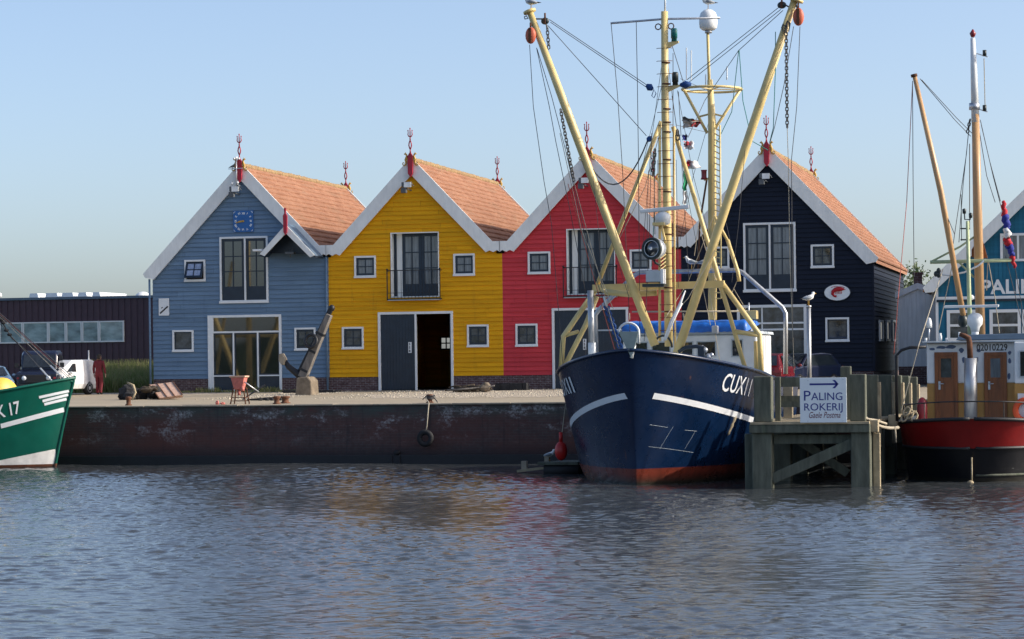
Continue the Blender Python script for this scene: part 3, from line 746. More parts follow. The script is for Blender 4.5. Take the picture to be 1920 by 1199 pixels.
# ------------------------------------------------------------------ ground, quay, water
gm, nt, b = nodes('apron_paving')
v = coords(nt); v1 = coords(nt, (.12, .7, 1))
cc = mixc(nt, ramp(nt, noise(nt, v1, 1.2, 6, .65), .3, .7), (.33, .275, .195), (.42, .355, .255))
cc = mixc(nt, ramp(nt, noise(nt, v, 22, 3), .4, .7), cc, (.28, .235, .165))
tc = nt.nodes.new('ShaderNodeTexCoord'); sp = nt.nodes.new('ShaderNodeSeparateXYZ'); nt.links.new(tc.outputs['Object'], sp.inputs[0])
cc = mixc(nt, ramp(nt, sp.outputs['Y'], 112.5, 114.5), cc, (.10, .115, .05))
nt.links.new(cc, b.inputs['Base Color']); b.inputs['Roughness'].default_value = .9
bn = N(nt, 'ShaderNodeBump'); bn.inputs['Strength'].default_value = .5; bn.inputs['Distance'].default_value = .02
nt.links.new(noise(nt, v, 9, 6), bn.inputs['Height']); nt.links.new(bn.outputs[0], b.inputs['Normal'])
g = MB(); xs = (-3000, -120, 60, 3000); ys = (YQ+.5, 96, 103, YF, 114, 400, 6000)
for i in range(3):
    for j in range(6):
        g.face([(xs[i], ys[j], gz(ys[j])), (xs[i+1], ys[j], gz(ys[j])), (xs[i+1], ys[j+1], gz(ys[j+1])), (xs[i], ys[j+1], gz(ys[j+1]))])
tag(g.build('ground', gm), kind='structure')
# pale shell-gravel strip lying along the house fronts
gv = MB(); random.seed(3)
def strip(x0, x1, yc, w):
    n = int((x1-x0)/.25); up = []; dn = []
    for i in range(n+1):
        x = x0+(x1-x0)*i/n; tpr = min(1, 4*min(i, n-i)/n)
        up.append((x, yc+w*tpr*random.uniform(.7, 1.1), 0)); dn.append((x, yc-w*tpr*random.uniform(.6, 1.1), 0))
    for i in range(n): gv.face([(q[0], q[1], gz(q[1])+.006) for q in (dn[i], dn[i+1], up[i+1], up[i])])
strip(-36.6, -33, 104.5, 4.0); strip(-31.5, -18, 102.6, 6.2); strip(-42.6, -37.5, 107.5, 2.2)
gvo = gv.build('gravel', M('shell_gravel', (.40, .34, .26), .95, var=.3, scale=30, bump=1, bscale=60)); tag(gvo, 'pale shell gravel strewn along the foot of the houses', 'gravel', kind='stuff')
gs = MB(); random.seed(5)
for i in range(2200):
    x = random.uniform(-36.5, -19.2); y = random.uniform(97.5, 109.3)
    if -33 < x < -31.5: continue
    r = random.uniform(.012, .04); gs.ball((x, y, gz(y)+r*.4), (r, r, r*.7), 5, 3)
gq = gs.build('gravel_stones', M('shell_stones', (.52, .46, .36), .9, var=.3, scale=30)); tag(gq, 'loose pale stones on the gravel in front of the houses', 'stones', kind='stuff')

qw = thing('quay_wall', 'long stained brick quay wall with pale coping above the water', 'quay wall', (-25, YQ, 0))
MB().box(-130, 40, YQ, YQ+.6, -2, GZ0-.046).build('wall_face', MT['quay'], qw)
cp = MB(); x = -130
random.seed(11)
while x < 40:
    w = random.choice((1.5, 1.5, 2.2)); cp.box(x+.006, x+w-.006, YQ-.07+random.uniform(-.012, .012), YQ+.65, GZ0-.045, GZ0+.012+random.uniform(-.006, .008)); x += w
cp.build('coping', MT['coping'], qw, .015)
MB().box(-130, 40, YQ-.16, YQ-.002, -2, .32).build('footing', MT['tar'], qw, .02)
q = P(745, 849, YQ-.05); MB().tube([(q.x, YQ+.05, q.z), (q.x, YQ-.18, q.z)], .1, 10).box(q.x-.2, q.x-.15, YQ-.2, YQ-.161, -.2, q.z-.1).box(q.x+.1, q.x+.15, YQ-.2, YQ-.161, -.2, q.z-.1).build('drain_pipe', MT['rubber'], qw)

def water():
    rng = np.random.default_rng(4)
    xs = np.concatenate([np.linspace(-700, -60, 24)[:-1], np.linspace(-60, -44, 30)[:-1], np.arange(-44, 1.0, .06), np.linspace(1.0, 20, 40), np.linspace(20, 700, 24)[1:]])
    ys = np.concatenate([np.linspace(-400, 0, 16)[:-1], np.linspace(0, 27, 60)[:-1], np.arange(27, 60, .048), np.arange(60, 90.1, .075)])
    X, Y = np.meshgrid(xs, ys); Z = np.zeros_like(X)
    dx = np.gradient(xs); dy = np.gradient(ys); cell = np.maximum(dx[None, :], dy[:, None])
    # wind patches modulate the ripples
    patch = .75+.25*np.sin(X*.21+1.3*np.sin(Y*.09))*np.sin(Y*.17+.7)+.2*np.sin(X*.47+Y*.31)
    for i in range(96):
        lam = rng.uniform(.21, .40) if i < 52 else rng.uniform(.40, .75) if i < 84 else rng.uniform(1.0, 3.0)
        th = rng.normal(-1.42, .75); k = 2*math.pi/lam
        slope = .029 if i < 84 else .010
        A = slope/k; ph = rng.uniform(0, 6.28)
        fade = np.clip((lam/cell-2.2)/1.5, 0, 1)
        arg = k*(X*math.cos(th)+Y*math.sin(th))+ph+.6*np.sin(X*.33+i)+.5*np.sin(Y*.41+2*i)
        s = np.exp(1.0*(np.sin(arg)-1))*1.75; Z += A*fade*patch*s
    Z -= Z[40:].mean()
    ny, nx = X.shape
    co = np.stack([X, Y, Z], -1).reshape(-1, 3)
    idx = np.arange(nx*ny).reshape(ny, nx)
    f = np.stack([idx[:-1, :-1], idx[:-1, 1:], idx[1:, 1:], idx[1:, :-1]], -1).reshape(-1, 4)
    me = bpy.data.meshes.new('water'); me.vertices.add(len(co)); me.vertices.foreach_set('co', co.ravel().astype(np.float32))
    me.loops.add(f.size); me.loops.foreach_set('vertex_index', f.ravel().astype(np.int32))
    me.polygons.add(len(f)); me.polygons.foreach_set('loop_start', (np.arange(len(f))*4).astype(np.int32)); me.polygons.foreach_set('loop_total', np.full(len(f), 4, np.int32))
    me.polygons.foreach_set('use_smooth', np.ones(len(f), bool)); me.update(calc_edges=True)
    m, nt, b = nodes('harbour_water')
    b.inputs['Base Color'].default_value = (.050, .056, .060, 1); b.inputs['Roughness'].default_value = .02; b.inputs['IOR'].default_value = 1.333
    bn = N(nt, 'ShaderNodeBump'); bn.inputs['Strength'].default_value = .25; bn.inputs['Distance'].default_value = .02
    nt.links.new(noise(nt, coords(nt, (1, 1.6, 1)), 9, 3, .6), bn.inputs['Height']); nt.links.new(bn.outputs[0], b.inputs['Normal'])
    me.materials.append(m)
    o = bpy.data.objects.new('water', me); COL.objects.link(o); tag(o, kind='structure')
water()

# the far side of the harbour behind the camera: a dyke with a belt of trees (seen only mirrored in glass, paint and water)
fb = MB(); random.seed(15); xs_ = [-420+6*i for i in range(120)]; tops = [random.uniform(7, 13)+4*math.sin(x*.02) for x in xs_]
for i in range(119):
    a, b = xs_[i], xs_[i+1]; ya_, yb_ = -150+random.uniform(-2, 2), -150
    fb.face([(b, -148, -1), (a, -148, -1), (a, -150, 2), (b, -150, 2)]); fb.face([(b, -150, 2), (a, -150, 2), (a, -153, tops[i]), (b, -153, tops[i+1])]); fb.face([(b, -153, tops[i+1]), (a, -153, tops[i]), (a, -160, 2), (b, -160, 2)])
tag(fb.build('far_bank', M('far_bank_foliage', (.05, .07, .03), .9, var=.4, scale=.3)), kind='structure')

# ------------------------------------------------------------------ hull tool
class Hull:
    def __init__(s, x, y, ang, L, B, sheer, rake, Lf=(7, 5), q=(1.25, 2.0), stern=(2.5, 2.2), zk=-.9, taper=.86, rake_top=None):
        s.o = Vector((x, y, 0)); a = R(ang); s.d = Vector((math.sin(a), math.cos(a), 0)); s.n = Vector((math.cos(a), -math.sin(a), 0))
        s.L, s.B, s.sheer, s.rake, s.Lf, s.q, s.st, s.zk, s.tp = L, B, sheer, rake, Lf, q, stern, zk, taper
        s.zt = sheer(0)
    def stem(s, z):
        t = max(0, min(1.2, (s.zt-z)/(s.zt-s.zk))); return s.rake*(t**.85)
    def hb(s, sv, z):
        sh = s.sheer(sv); v = max(0, min(1, (z-s.zk)/(sh-s.zk)))
        ve = v**1.3
        Lf = s.Lf[0]+(s.Lf[1]-s.Lf[0])*ve; q = s.q[0]+(s.q[1]-s.q[0])*ve; B = s.B*(s.tp+(1-s.tp)*v**.7)
        if v < .3: B *= .75+.25*(v/.3)**.5
        u = (sv-s.stem(z))/Lf; f = 1.0
        if u <= 0: return 0.0
        if u < 1: f = (1-(1-u)**2)**(1/q)
        w = (s.L-sv)/s.st[0]
        if w <= 0: return 0.0
        if w < 1: f *= (1-(1-w)**2)**(1/s.st[1])
        return B*f
    def pt(s, sv, z, side, off=0):
        p = s.o+s.d*sv+s.n*(side*s.hb(sv, z))+Vector((0, 0, z))
        if off:
            e = .03
            a = s.o+s.d*(sv+e)+s.n*(side*s.hb(sv+e, z)); b0 = s.o+s.d*(sv-e)+s.n*(side*s.hb(sv-e, z))
            c = s.o+s.d*sv+s.n*(side*s.hb(sv, z+e))+Vector((0, 0, z+e))
            c2 = s.o+s.d*sv+s.n*(side*s.hb(sv, z-e))+Vector((0, 0, z-e))
            nn = (a-b0).cross(c-c2).normalized()
            if nn.dot(s.n*side) < 0 and abs(nn.dot(s.n)) > .02: nn = -nn
            elif nn.dot(s.d) > 0 and abs(nn.dot(s.n)) <= .02: nn = -nn
            p = p+nn*off
        return p
    def find(s, px, py, side):
        best = None
        for i in range(5, 900):
            sv = s.L*.62*i/900; lo, hi = -.2, s.sheer(sv)+.3
            for _ in range(24):
                m = (lo+hi)/2
                if proj(s.pt(sv, m, side))[1] > py: lo = m
                else: hi = m
            q = s.pt(sv, lo, side); e = abs(proj(q)[0]-px)
            if best is None or e < best[0]-1e-6: best = (e, sv, lo)
        return best[1], best[2]
    def mesh(s, nt=64, nz=18):
        vs = []; fs = []
        V = [(j/(nz-1)) for j in range(nz)]
        for side in (-1, 1):
            n0 = len(vs)
            for j in range(nz):
                for i in range(nt+1):
                    t = i/nt; t = t**1.9 if t < .5 else t-(.5-.5**1.9)*(1-t)/.5
                    sv = s.L*t
                    for _ in range(4):
                        z = s.zk+(s.sheer(sv)-s.zk)*V[j]; st = s.stem(z); sv = st+(s.L-st)*t
                    vs.append(s.pt(sv, z, side))
            for j in range(nz-1):
                for i in range(nt):
                    a = n0+j*(nt+1)+i; q = (a, a+1, a+nt+2, a+nt+1)
                    fs.append(q if side > 0 else q[::-1])
        return MB().add(vs, fs, True)
    def strip(s, pts, h, side, off=.012, n=40, mb=None, lower=None):
        mb = mb or MB(); (s0, z0), (s1, z1) = pts; vs = []; fs = []
        for i in range(n+1):
            t = i/n; sv = s0+(s1-s0)*t
            ref = s.sheer(sv)-s.sheer(s0); dz = (s.sheer(s1)-s.sheer(s0))
            z = z0+ref+(z1-z0-dz)*t
            ht = h(sv) if callable(h) else h
            zl = lower if lower is not None else z-ht
            vs += [s.pt(sv, z, side, off), s.pt(sv, (z+zl)/2, side, off), s.pt(sv, zl, side, off)]
        for i in range(n):
            a = 3*i
            for q in ((a, a+1, a+4, a+3), (a+1, a+2, a+5, a+4)): fs.append(q if side > 0 else q[::-1])
        return mb.add(vs, fs, True)
    def rail(s, mb, off, r, s0=0, s1=None, side=0, dz=0, n=60):
        for sd in ((-1, 1) if side == 0 else (side,)):
            pts = []
            for i in range(n+1):
                sv = s0+((s1 or s.L*.995)-s0)*(i/n)**1.7; z = s.sheer(sv)
                sv2 = max(sv, s.stem(z)+.0005); pts.append(s.pt(sv2, z, sd)+Vector((0, 0, dz)))
            mb.tube(pts, r, 6)
        return mb
    def deck(s, drop, inset=.1):
        mb = MB(); n = 60; a = []; b = []
        for i in range(n+1):
            sv = s.L*(i/n)**1.4; z = s.sheer(sv)-drop; sv = max(sv, s.stem(z)+.12); sv = min(sv, s.L-.05)
            w = max(0.0, s.hb(sv, z)-inset); c = s.o+s.d*sv+Vector((0, 0, z)); a.append(c-s.n*w); b.append(c+s.n*w)
        for i in range(n): mb.face([a[i], a[i+1], b[i+1], b[i]])
        return mb
    def inner(s, drop, inset=.07):
        mb = MB(); n = 60; vs = []; fs = []
        for side in (-1, 1):
            n0 = len(vs)
            for i in range(n+1):
                sv = s.L*(i/n)**1.5
                for k in (0, 1):
                    z = s.sheer(sv)-drop*(1-k); s2 = min(max(sv, s.stem(z)+.1), s.L-.08)
                    w = max(0, s.hb(s2, z)-inset); vs.append(s.o+s.d*s2+s.n*(side*w)+Vector((0, 0, z)))
            for i in range(n): a = n0+2*i; q = (a, a+2, a+3, a+1); fs.append(q if side < 0 else q[::-1])
        return mb.add(vs, fs)
    def lettering(s, mb, txt, size, s0, z0, s1, z1, side, off=.016, bold=.0, shear=.0):
        t = MB().text(txt, size, lambda v: v, bold, shear); xs = [v[0] for v in t.v]; a, b = min(xs), max(xs)
        for f in t.f: pass
        t.v = [s.pt(s0+(s1-s0)*(v[0]-a)/(b-a), z0+v[1]+(z1-z0)*(v[0]-a)/(b-a), side, off) for v in t.v]
        mb.add(t.v, t.f); return mb

# ------------------------------------------------------------------ blue trawler
def lines(root, name, mat, segs, r=.012, parent=None):
    for pts in segs:
        MB().tube(pts, r, 5).build(name, MT[mat], parent or root)
def sag(a, b, dz, n=10):
    a, b = Vector(a), Vector(b); return [a.lerp(b, i/n)-Vector((0, 0, dz*4*(i/n)*(1-i/n))) for i in range(n+1)]
def chain(mb, a, b, link=.14, r=.018):
    a, b = Vector(a), Vector(b); n = max(2, int((b-a).length/(link*.72))); d = (b-a).normalized()
    s1 = d.cross(Vector((.3, 1, .1))).normalized(); s2 = d.cross(s1)
    for i in range(n):
        c = a.lerp(b, (i+.5)/n); x = (s1 if i % 2 else s2)*link*.3; h = d*link*.5
        mb.tube([c-h, c-h*.6+x, c+h*.6+x, c+h, c+h*.6-x, c-h*.6-x], r, 5, closed=True)
    return mb
def block(root, p, h=.5, w=.17, name='pulley_block', mat='orange'):
    b = MB(); b.ball(p, (w, w*.6, h/2), 12, 8); bo = b.build(name, MT[mat], root)
    MB().bar((p.x, p.y-w*.72, p.z-h*.42), (p.x, p.y-w*.72, p.z+h*.42), w*.5, .03, (0, 1, 0)).tube([(p.x, p.y, p.z+h/2-.03), (p.x, p.y, p.z+h/2+.14)], .03, 6).build('block_strap', MT['rust'], bo)
    return bo
XB, YB = -13.84, 72.7
def blue_trawler():
    root = thing('fishing_trawler', 'dark blue fishing trawler moored bow on, with pale yellow masts and raised outrigger booms', 'boat', (XB, YB, 0))
    H = Hull(XB, YB, 0, 16.2, 3.2, lambda s: 2.98+.94*max(0, 1-s/10)**2, 1.15, Lf=(7.6, 5.6), q=(1.12, 1.5))
    hull = H.mesh(80, 22).build('hull', MT['bluehull'], root)
    H.rail(MB(), 0, .06).build('cap_rail', MT['bluehull'], hull)
    H.inner(.85).build('bulwark_lining', MT['boatgrey'], hull)
    H.deck(.84).build('deck', MT['boatgrey'], root)
    for side, a, b in ((1, (1227, 737), (1413, 783)), (-1, (1171, 737), (1050, 795))):
        H.strip([H.find(*a, side), H.find(*b, side)], .17, side).build('hull_stripe', MT['stripe'], hull)
    (s0, z0), (s1, z1) = H.find(1350, 732, 1), H.find(1403, 743, 1)
    H.lettering(MB(), 'CUX11', .74, s0, z0, s1, z1, 1, bold=.006).build('hull_lettering', MT['stripe'], hull)
    (s0, z0), (s1, z1) = H.find(1050, 746, -1), H.find(1080, 735, -1)
    for k, ch_ in enumerate('CUX11'):
        f0, f1 = ((0, .24), (.29, .50), (.53, .76), (.80, .86), (.94, 1.0))[k]
        H.lettering(MB(), ch_, .66, s0+(s1-s0)*f0, z0+(z1-z0)*f0, s0+(s1-s0)*f1, z0+(z1-z0)*f1, -1, bold=.008, off=.02).build('hull_letter', MT['stripe'], hull)
    # plate seams, draught marks and a bare scrape
    sm = MB()
    for pa, pb in (((1218, 797), (1252, 802)), ((1262, 800), (1237, 842)), ((1284, 807), (1306, 809)), ((1304, 808), (1284, 842)), ((1216, 838), (1300, 849))):
        (a0, a1), (b0, b1) = H.find(*pa, 1), H.find(*pb, 1)
        sm.tube([H.pt(a0+(b0-a0)*t/8, a1+(b1-a1)*t/8, 1, .002) for t in range(9)], .0055, 4)
    sm.build('weld_seams', MT['boatgrey'], hull)
    sp = MB(); (a0, a1), (b0, b1) = H.find(1381, 778, 1), H.find(1364, 818, 1)
    sp.tube([H.pt(a0+(b0-a0)*t/8, a1+(b1-a1)*t/8, 1, -.02) for t in range(9)], [.02, .06, .07, .05, .07, .06, .05, .06, .02], 6).build('bare_scrape', MT['plank'], hull)
    # bow fairlead: grey chute plate under a white hoop
    f = MB(); Y0 = 72.75; q = lambda x, y, d=0: P(x, y, Y0+d)
    f.prism([(q(1160, 622).x, q(1160, 622).z), (q(1198, 622).x, q(1198, 622).z), (q(1190, 655).x, q(1190, 655).z), (q(1184, 672).x, q(1184, 672).z), (q(1176, 655).x, q(1176, 655).z)][::-1], Y0-.06, Y0+.02)
    fo = f.build('bow_fairlead', M('fairlead_grey_green', (.24, .30, .29), .5), root, .01)
    h = MB(); pts = [q(1160+19*(1-math.cos(a)), 624-18*math.sin(a)) for a in [math.pi*i/12 for i in range(13)]]
    h.tube(pts+[q(1198, 645)], .034, 8).tube([q(1190, 646), q(1186, 662), q(1184, 672)], [.05, .06, .05], 8)
    h.build('fairlead_hoop', MT['boatwhite'], fo)
    # main mast
    YM = 77.5; m = lambda x, y, d=0: P(x, y, YM+d)
    mast = MB().tube([m(1254, 650), m(1251, 400), m(1247, 200), m(1246, 22)], [.128, .124, .118, .105], 14).build('mast', MT['cream'], root)
    rungs = [m(1247+(y-100)*.012, y) for y in range(92, 640, 24)]
    for p in rungs: MB().tube([p+Vector((-.24, -.12, 0)), p+Vector((-.2, -.2, 0)), p+Vector((.2, -.2, 0)), p+Vector((.24, -.12, 0))], .010, 5).build('mast_rung', MT['rust'], mast)
    pp = MB(); pp.tube([m(1237, 640, -.1), m(1237, 230, -.1)], .045, 6); pp.tube([m(1266, 655, .1), m(1264, 240, .1)], .03, 6); pp.build('cable_conduit', MT['cream'], mast)
    for y in (118, 158, 205, 230, 248, 300, 360, 440, 540, 585): c = m(1248+(y-100)*.012, y); MB().lathe([(.0, -.02), (.140, -.02), (.140, .02), (0, .02)], c, (0, 0, 1), 12).build('mast_band', MT['rust'], mast)
    MB().tube([m(1145, 44), m(1246, 36), m(1350, 34)], .035, 6).build('yard', MT['steel'], mast)
    MB().tube([m(1247, 22), m(1247, -20)], .03, 6).build('whip_aerial', MT['boatwhite'], mast)
    for px, py, c in ((1264, 66, 'lampteal'), (1266, 148, 'lampblack')):
        p = m(px, py); l = MB().lathe([(.0, -.2), (.09, -.2), (.08, -.1), (.1, -.1), (.1, .15), (.08, .2), (0, .2)], p, (0, 0, 1), 12).build('navigation_lamp', MT[c], mast)
        MB().prism([(m(1250, py+24).x, p.z-.42), (p.x+.14, p.z-.24), (p.x+.14, p.z-.19), (m(1250, py+10).x, p.z-.22)], YM-.05, YM+.05).build('lamp_bracket', MT['cream'], l)
    ey = MB()
    for sx in (-1, 1): c = m(1246, 50)+Vector((sx*.2, 0, 0)); ey.tube([c+Vector((.09*math.cos(a), 0, .09*math.sin(a))) for a in [k*math.pi/4 for k in range(8)]], .02, 5, closed=True)
    ey.build('eye_plate', MT['rust'], mast)
    # outrigger booms
    def boom(p0, p1, r0, r1):
        a, b = p0, p1
        bo = MB().tube([a, a.lerp(b, .3), a.lerp(b, .7), b], [r0, r0, r0*.98, r1], 14).build('outrigger_boom', MT['cream'], root)
        return bo
    bl = boom(m(1228, 648, -.3), m(994, 24, -.6), .132, .098)
    br = boom(m(1268, 668, -.3), m(1490, 0, -.6), .138, .106)
    MB().lathe([(0, -.04), (.2, -.04), (.2, .04), (0, .04)], m(993, 22, -.6), (-.35, 0, 1), 12).build('boom_cap', MT['cream'], bl)
    MB().lathe([(0, -.04), (.22, -.04), (.22, .04), (0, .04)], m(1493, 1, -.6), (.33, 0, 1), 12).build('boom_cap', MT['cream'], br)
    for a_, b_ in ((m(1001, 36, -.6), m(1022, 36, -.5)), (m(1480, 14, -.6), m(1466, 6, -.5)), (m(1024, 44, -.5), m(1026, 54, -.55)), (m(996, 40, -.6), m(995, 58, -.7)), (m(1492, 8, -.6), m(1497, 22, -.7))): MB().tube([a_, b_], .025, 5).build('hook', MT['chainm'], root)
    block(bl, m(995, 67, -.7), .52); block(br, m(1497, 32, -.7), .55)
    block(bl, m(1022, 40, -.5), .22, .13, mat='lampblack'); block(br, m(1466, 10, -.5), .22, .14, mat='lampblack')
    cb = MB(); chain(cb, m(1026, 52, -.55), m(1029, 92, -.5)); chain(cb, m(1051, 205, -.8), m(1076, 340, -.8)); cb.build('boom_chain', MT['chainm'], bl)
    cb = MB(); chain(cb, m(1474, 55, -.8), m(1476, 240, -.8)); cb.build('boom_chain', MT['chainm'], br)
    for x, y in ((1470, 52), (1478, 46)): MB().tube([m(x-4, y, -.75), m(x-2, y-6, -.75), m(x+3, y-2, -.75), m(x+1, y+14, -.75)], .03, 5, closed=True).build('shackle', MT['chainm'], br)
    MB().tube([m(987, 30, -.6), m(983, 32, -.6), m(984, 36, -.6), m(990, 35, -.6)], .02, 5, closed=True).build('shackle', MT['chainm'], bl)
    # A-frame with crossbar and side gallows
    YA = 78.1; A = lambda x, y, d=0: P(x, y, YA+d)
    g = MB()
    g.tube([A(1240, 228), A(1116, 545)], .07, 10); g.tube([A(1262, 238), A(1341, 500), A(1399, 697)], .07, 10)
    fr = g.build('a_frame', MT['cream'], root)
    MB().bar(A(1112, 541), A(1358, 533), .2, .22).build('cross_beam', MT['cream'], fr)
    MB().tube([A(1136, 548, -.5), A(1180, 552, -.6), A(1232, 549, -.5)], .1, 10).tube([A(1130, 545, -.45), A(1136, 548, -.5)], .06, 8).build('roller_beam', MT['cream'], fr)
    gl = MB(); gl.tube([A(1116, 545), A(1056, 632), A(1052, 694)], .085, 10); gl.tube([A(1119, 556), A(1098, 610), A(1056, 692)], .08, 10); gl.tube([A(1058, 630), A(1085, 622)], .06, 8)
    gl.build('gallows_frame', MT['cream'], root)
    gr = MB(); gr.tube([A(1355, 533), A(1424, 628), A(1428, 708)], .085, 10); gr.tube([A(1378, 622), A(1424, 629)], .075, 10); gr.tube([A(1419, 640, .4), A(1420, 708, .4)], .10, 10); gr.tube([A(1424, 640, .2), A(1424, 705, .2)], .05, 8)
    gr.build('gallows_frame', MT['cream'], root)
    MB().tube([A(1364, 450, .5), A(1384, 512, .5), A(1386, 528, .5)], .06, 8).tube([A(1339, 405, .3), A(1366, 455, .5)], .05, 8).build('strut', MT['cream'], fr)
    # radar, dome, searchlight, winch console on the mast front
    sc_ = MB().bar(m(1200, 397, -.6), m(1292, 388, -.6), .14, .12).build('radar_scanner', MT['boatwhite'], root, .03)
    MB().lathe([(0, -.2), (.14, -.2), (.22, -.14), (.24, .0), (.24, .06), (.2, .14), (.08, .2), (.06, .28), (0, .28)], m(1243, 410, -.55), (0, 0, 1), 18).build('scanner_turret', MT['boatwhite'], sc_)
    MB().box(m(1232, 424, 0).x, m(1254, 424).x, YM-.8, YM-.1, m(1240, 424).z-.02, m(1240, 420).z).bar(m(1240, 424, -.6), m(1248, 455, -.1), .06).build('scanner_bracket', MT['cream'], sc_)
    c = m(1230, 467, -.6)
    sl = MB().lathe([(.0, .32), (.2, .3), (.29, .15), (.31, -.05), (.31, -.1), (.27, -.1)], c, (-.25, -1, 0), 20)
    sl.v = [tuple(Vector(v)) for v in sl.v]; so = MB().lathe([(.27, -.28), (.31, -.28), (.32, .0), (.27, .16), (.12, .24), (0, .25)], c, (.35, .94, 0), 22).build('searchlight', MT['boatwhite'], root)
    ax = Vector((-.35, -.94, 0)); MB().lathe([(0, .20), (.24, .20), (.26, .29), (.335, .30), (.345, .22), (.3, .2)], c, ax, 22).build('lamp_rim', MT['lampblack'], so)
    MB().lathe([(0, .205), (.235, .205), (.235, .285), (0, .30)], c, ax, 20).build('lamp_glass', MT['shopglass'], so)
    MB().ball(c+ax*.30, .055, 8, 6).build('lamp_bulb', MT['lampglass'], so)
    MB().tube([c+Vector((-.1, .1, -.3)), c+Vector((-.05, .1, -.42)), c+Vector((.1, .3, -.5))], .04, 6).build('lamp_yoke', MT['lampblack'], so)
    b = MB(); p0, p1 = m(1213, 530, -.55), m(1247, 508, -.55); b.box(p0.x, p1.x-.12, YM-.75, YM-.3, p0.z, p1.z); bo = b.build('control_box', MT['boatgrey'], root, .02)
    MB().box(p1.x-.115, p1.x-.02, YM-.75, YM-.3, p0.z-.08, p1.z+.05).build('box_cover', MT['boatwhite'], bo, .01)
    MB().box(p0.x-.1, p1.x, YM-.8, YM-.2, p0.z-.14, p0.z-.05).build('box_tray', MT['lampblack'], bo)
    sl_ = MB()
    for i in range(8): sl_.bar(m(1238, 478+i*7, -.4), m(1248, 470+i*7, -.25), .03)
    sl_.build('cable_loops', MT['cream'], mast)
    # bow exhaust post at the port rail
    MB().tube([A(1110, 672, -.5), A(1107, 545, -.5)], .10, 12).build('vent_post', MT['silver'], root)
    MB().tube([A(1110.5, 676, -.5), A(1110, 643, -.5)], .125, 12).build('vent_base', MT['boatwhite'], root)
    # wheelhouse
    YW = 80.0; W = lambda x, y, d=0: P(x, y, YW+d)
    x0, x1 = W(1168, 650).x, W(1419, 650).x; zt, zb = W(1290, 628).z, 2.1; D = 3.4
    ch = .55
    w = MB(); w.prism([(x0, YW), (x0, YW+D), (x1, YW+D), (x1, YW)][::-1], zb, zt, 'Z')
    wh = w.build('wheelhouse', MT['boatwhite'], root, .06)
    wx0, wx1 = W(1176, 650).x, W(1346, 650).x; wz0, wz1 = W(1300, 669).z, W(1300, 640).z
    fw = MB(); n = 4
    for i in range(n):
        a = wx0+(wx1-wx0)*i/n+.05; b_ = wx0+(wx1-wx0)*(i+1)/n-.05; wn = MB(); ring(wn, a, wz0, b_, wz1, .035, YW-.03, YW+.01)
        wo = wn.build('wheelhouse_window', MT['boatgrey'], wh); MB().box(a+.02, b_-.02, YW-.012, YW-.004, wz0+.02, wz1-.02).build('pane', MT['carglass'], wo)
    a, b_ = W(1371, 650).x, W(1394, 650).x; z0, z1 = W(1380, 670).z, W(1380, 636).z; wn = MB(); ring(wn, a, z0, b_, z1, .04, YW-.035, YW+.01); wo = wn.build('wheelhouse_window', MT['boatgrey'], wh)
    MB().box(a+.02, b_-.02, YW-.012, YW-.004, z0+.02, z1-.02).build('pane', MT['carglass'], wo)
    MB().prism([(x0-.08, zt+.002), (x1+.08, zt+.002), (x1+.05, zt+.09), (x0-.05, zt+.09)][::-1], YW-.1, YW+D+.1).build('wheelhouse_roof', MT['boatgrey'], wh, .01)
    tb = MB(); t0, t1 = W(1168, 620).x, W(1400, 620).x; n = 46; vs = []; fs = []; random.seed(21)
    prof = [(-.14, -.02), (-.16, .1), (-.12, .28), (.1, .38), (.6, .42), (1.4, .44), (2.4, .40), (3.0, .3)]
    for i in range(n+1):
        for (y, z) in prof: vs.append((t0+(t1-t0)*i/n, YW+y+random.uniform(-.022, .022), zt+.09+z*(.86+.03*math.sin(i*.9))+random.uniform(-.014, .014)))
    k = len(prof)
    for i in range(n):
        for j in range(k-1): fs.append((i*k+j, (i+1)*k+j, (i+1)*k+j+1, i*k+j+1))
    fs.append(tuple(range(k))); fs.append(tuple(n*k+j for j in range(k))[::-1])
    tp = tb.add(vs, fs, True).build('tarpaulin', MT['tarp'], root, normals=True)
    MB().tube([W(1180, 600, .2), W(1180, 588, .2)], .02, 5).tube([W(1185, 585, .1), W(1400, 584, .1)], .03, 6).tube([W(1283, 600, .1), W(1281, 588, .1)], .03, 6).build('tarp_rail', MT['rope'], tp)
    # small deck gear behind the bulwark
    dg = MB(); a = A(1310, 668, -1.2); dg.tube([A(1272, 660, -1), A(1285, 652, -1), A(1305, 650, -1), A(1316, 652, -1)], .06, 8); dg.box(a.x, a.x+.18, a.y-.1, a.y+.1, a.z-.3, a.z+.3); dg.build('deck_pipe', MT['navy'], root)
    dg = MB(); c = A(1316, 660, -1.1)
    for dx, dz, r in ((.1, .05, .09), (.2, -.15, .1), (.02, -.2, .08), (.3, -.1, .07), (-.3, -.15, .06)): dg.ball((c.x+dx, c.y, c.z+dz), r, 8, 6)
    dg.tube([(c.x+.02, c.y, c.z-.4), (c.x+.02, c.y, c.z+.2)], .03, 6); dg.build('winch_gear', MT['steel'], root)
    pb = MB(); c = W(1341, 617, -.4); pb.box(c.x-.1, c.x+.1, c.y-.1, c.y+.1, c.z-.14, c.z+.1); pb.build('rope_sheave', MT['steel'], root, .03)
    ho = MB(); q = lambda a: A(1243+17*math.cos(a), 652-22*math.sin(a), -.9); ho.tube([q(math.pi*i/10) for i in range(11)], .035, 6); ho.build('deck_hoop', MT['lampblack'], root)
    # stern gantry of silver pipe
    YG = 81.6; Gp = lambda x, y, d=0: P(x, y, YG+d)
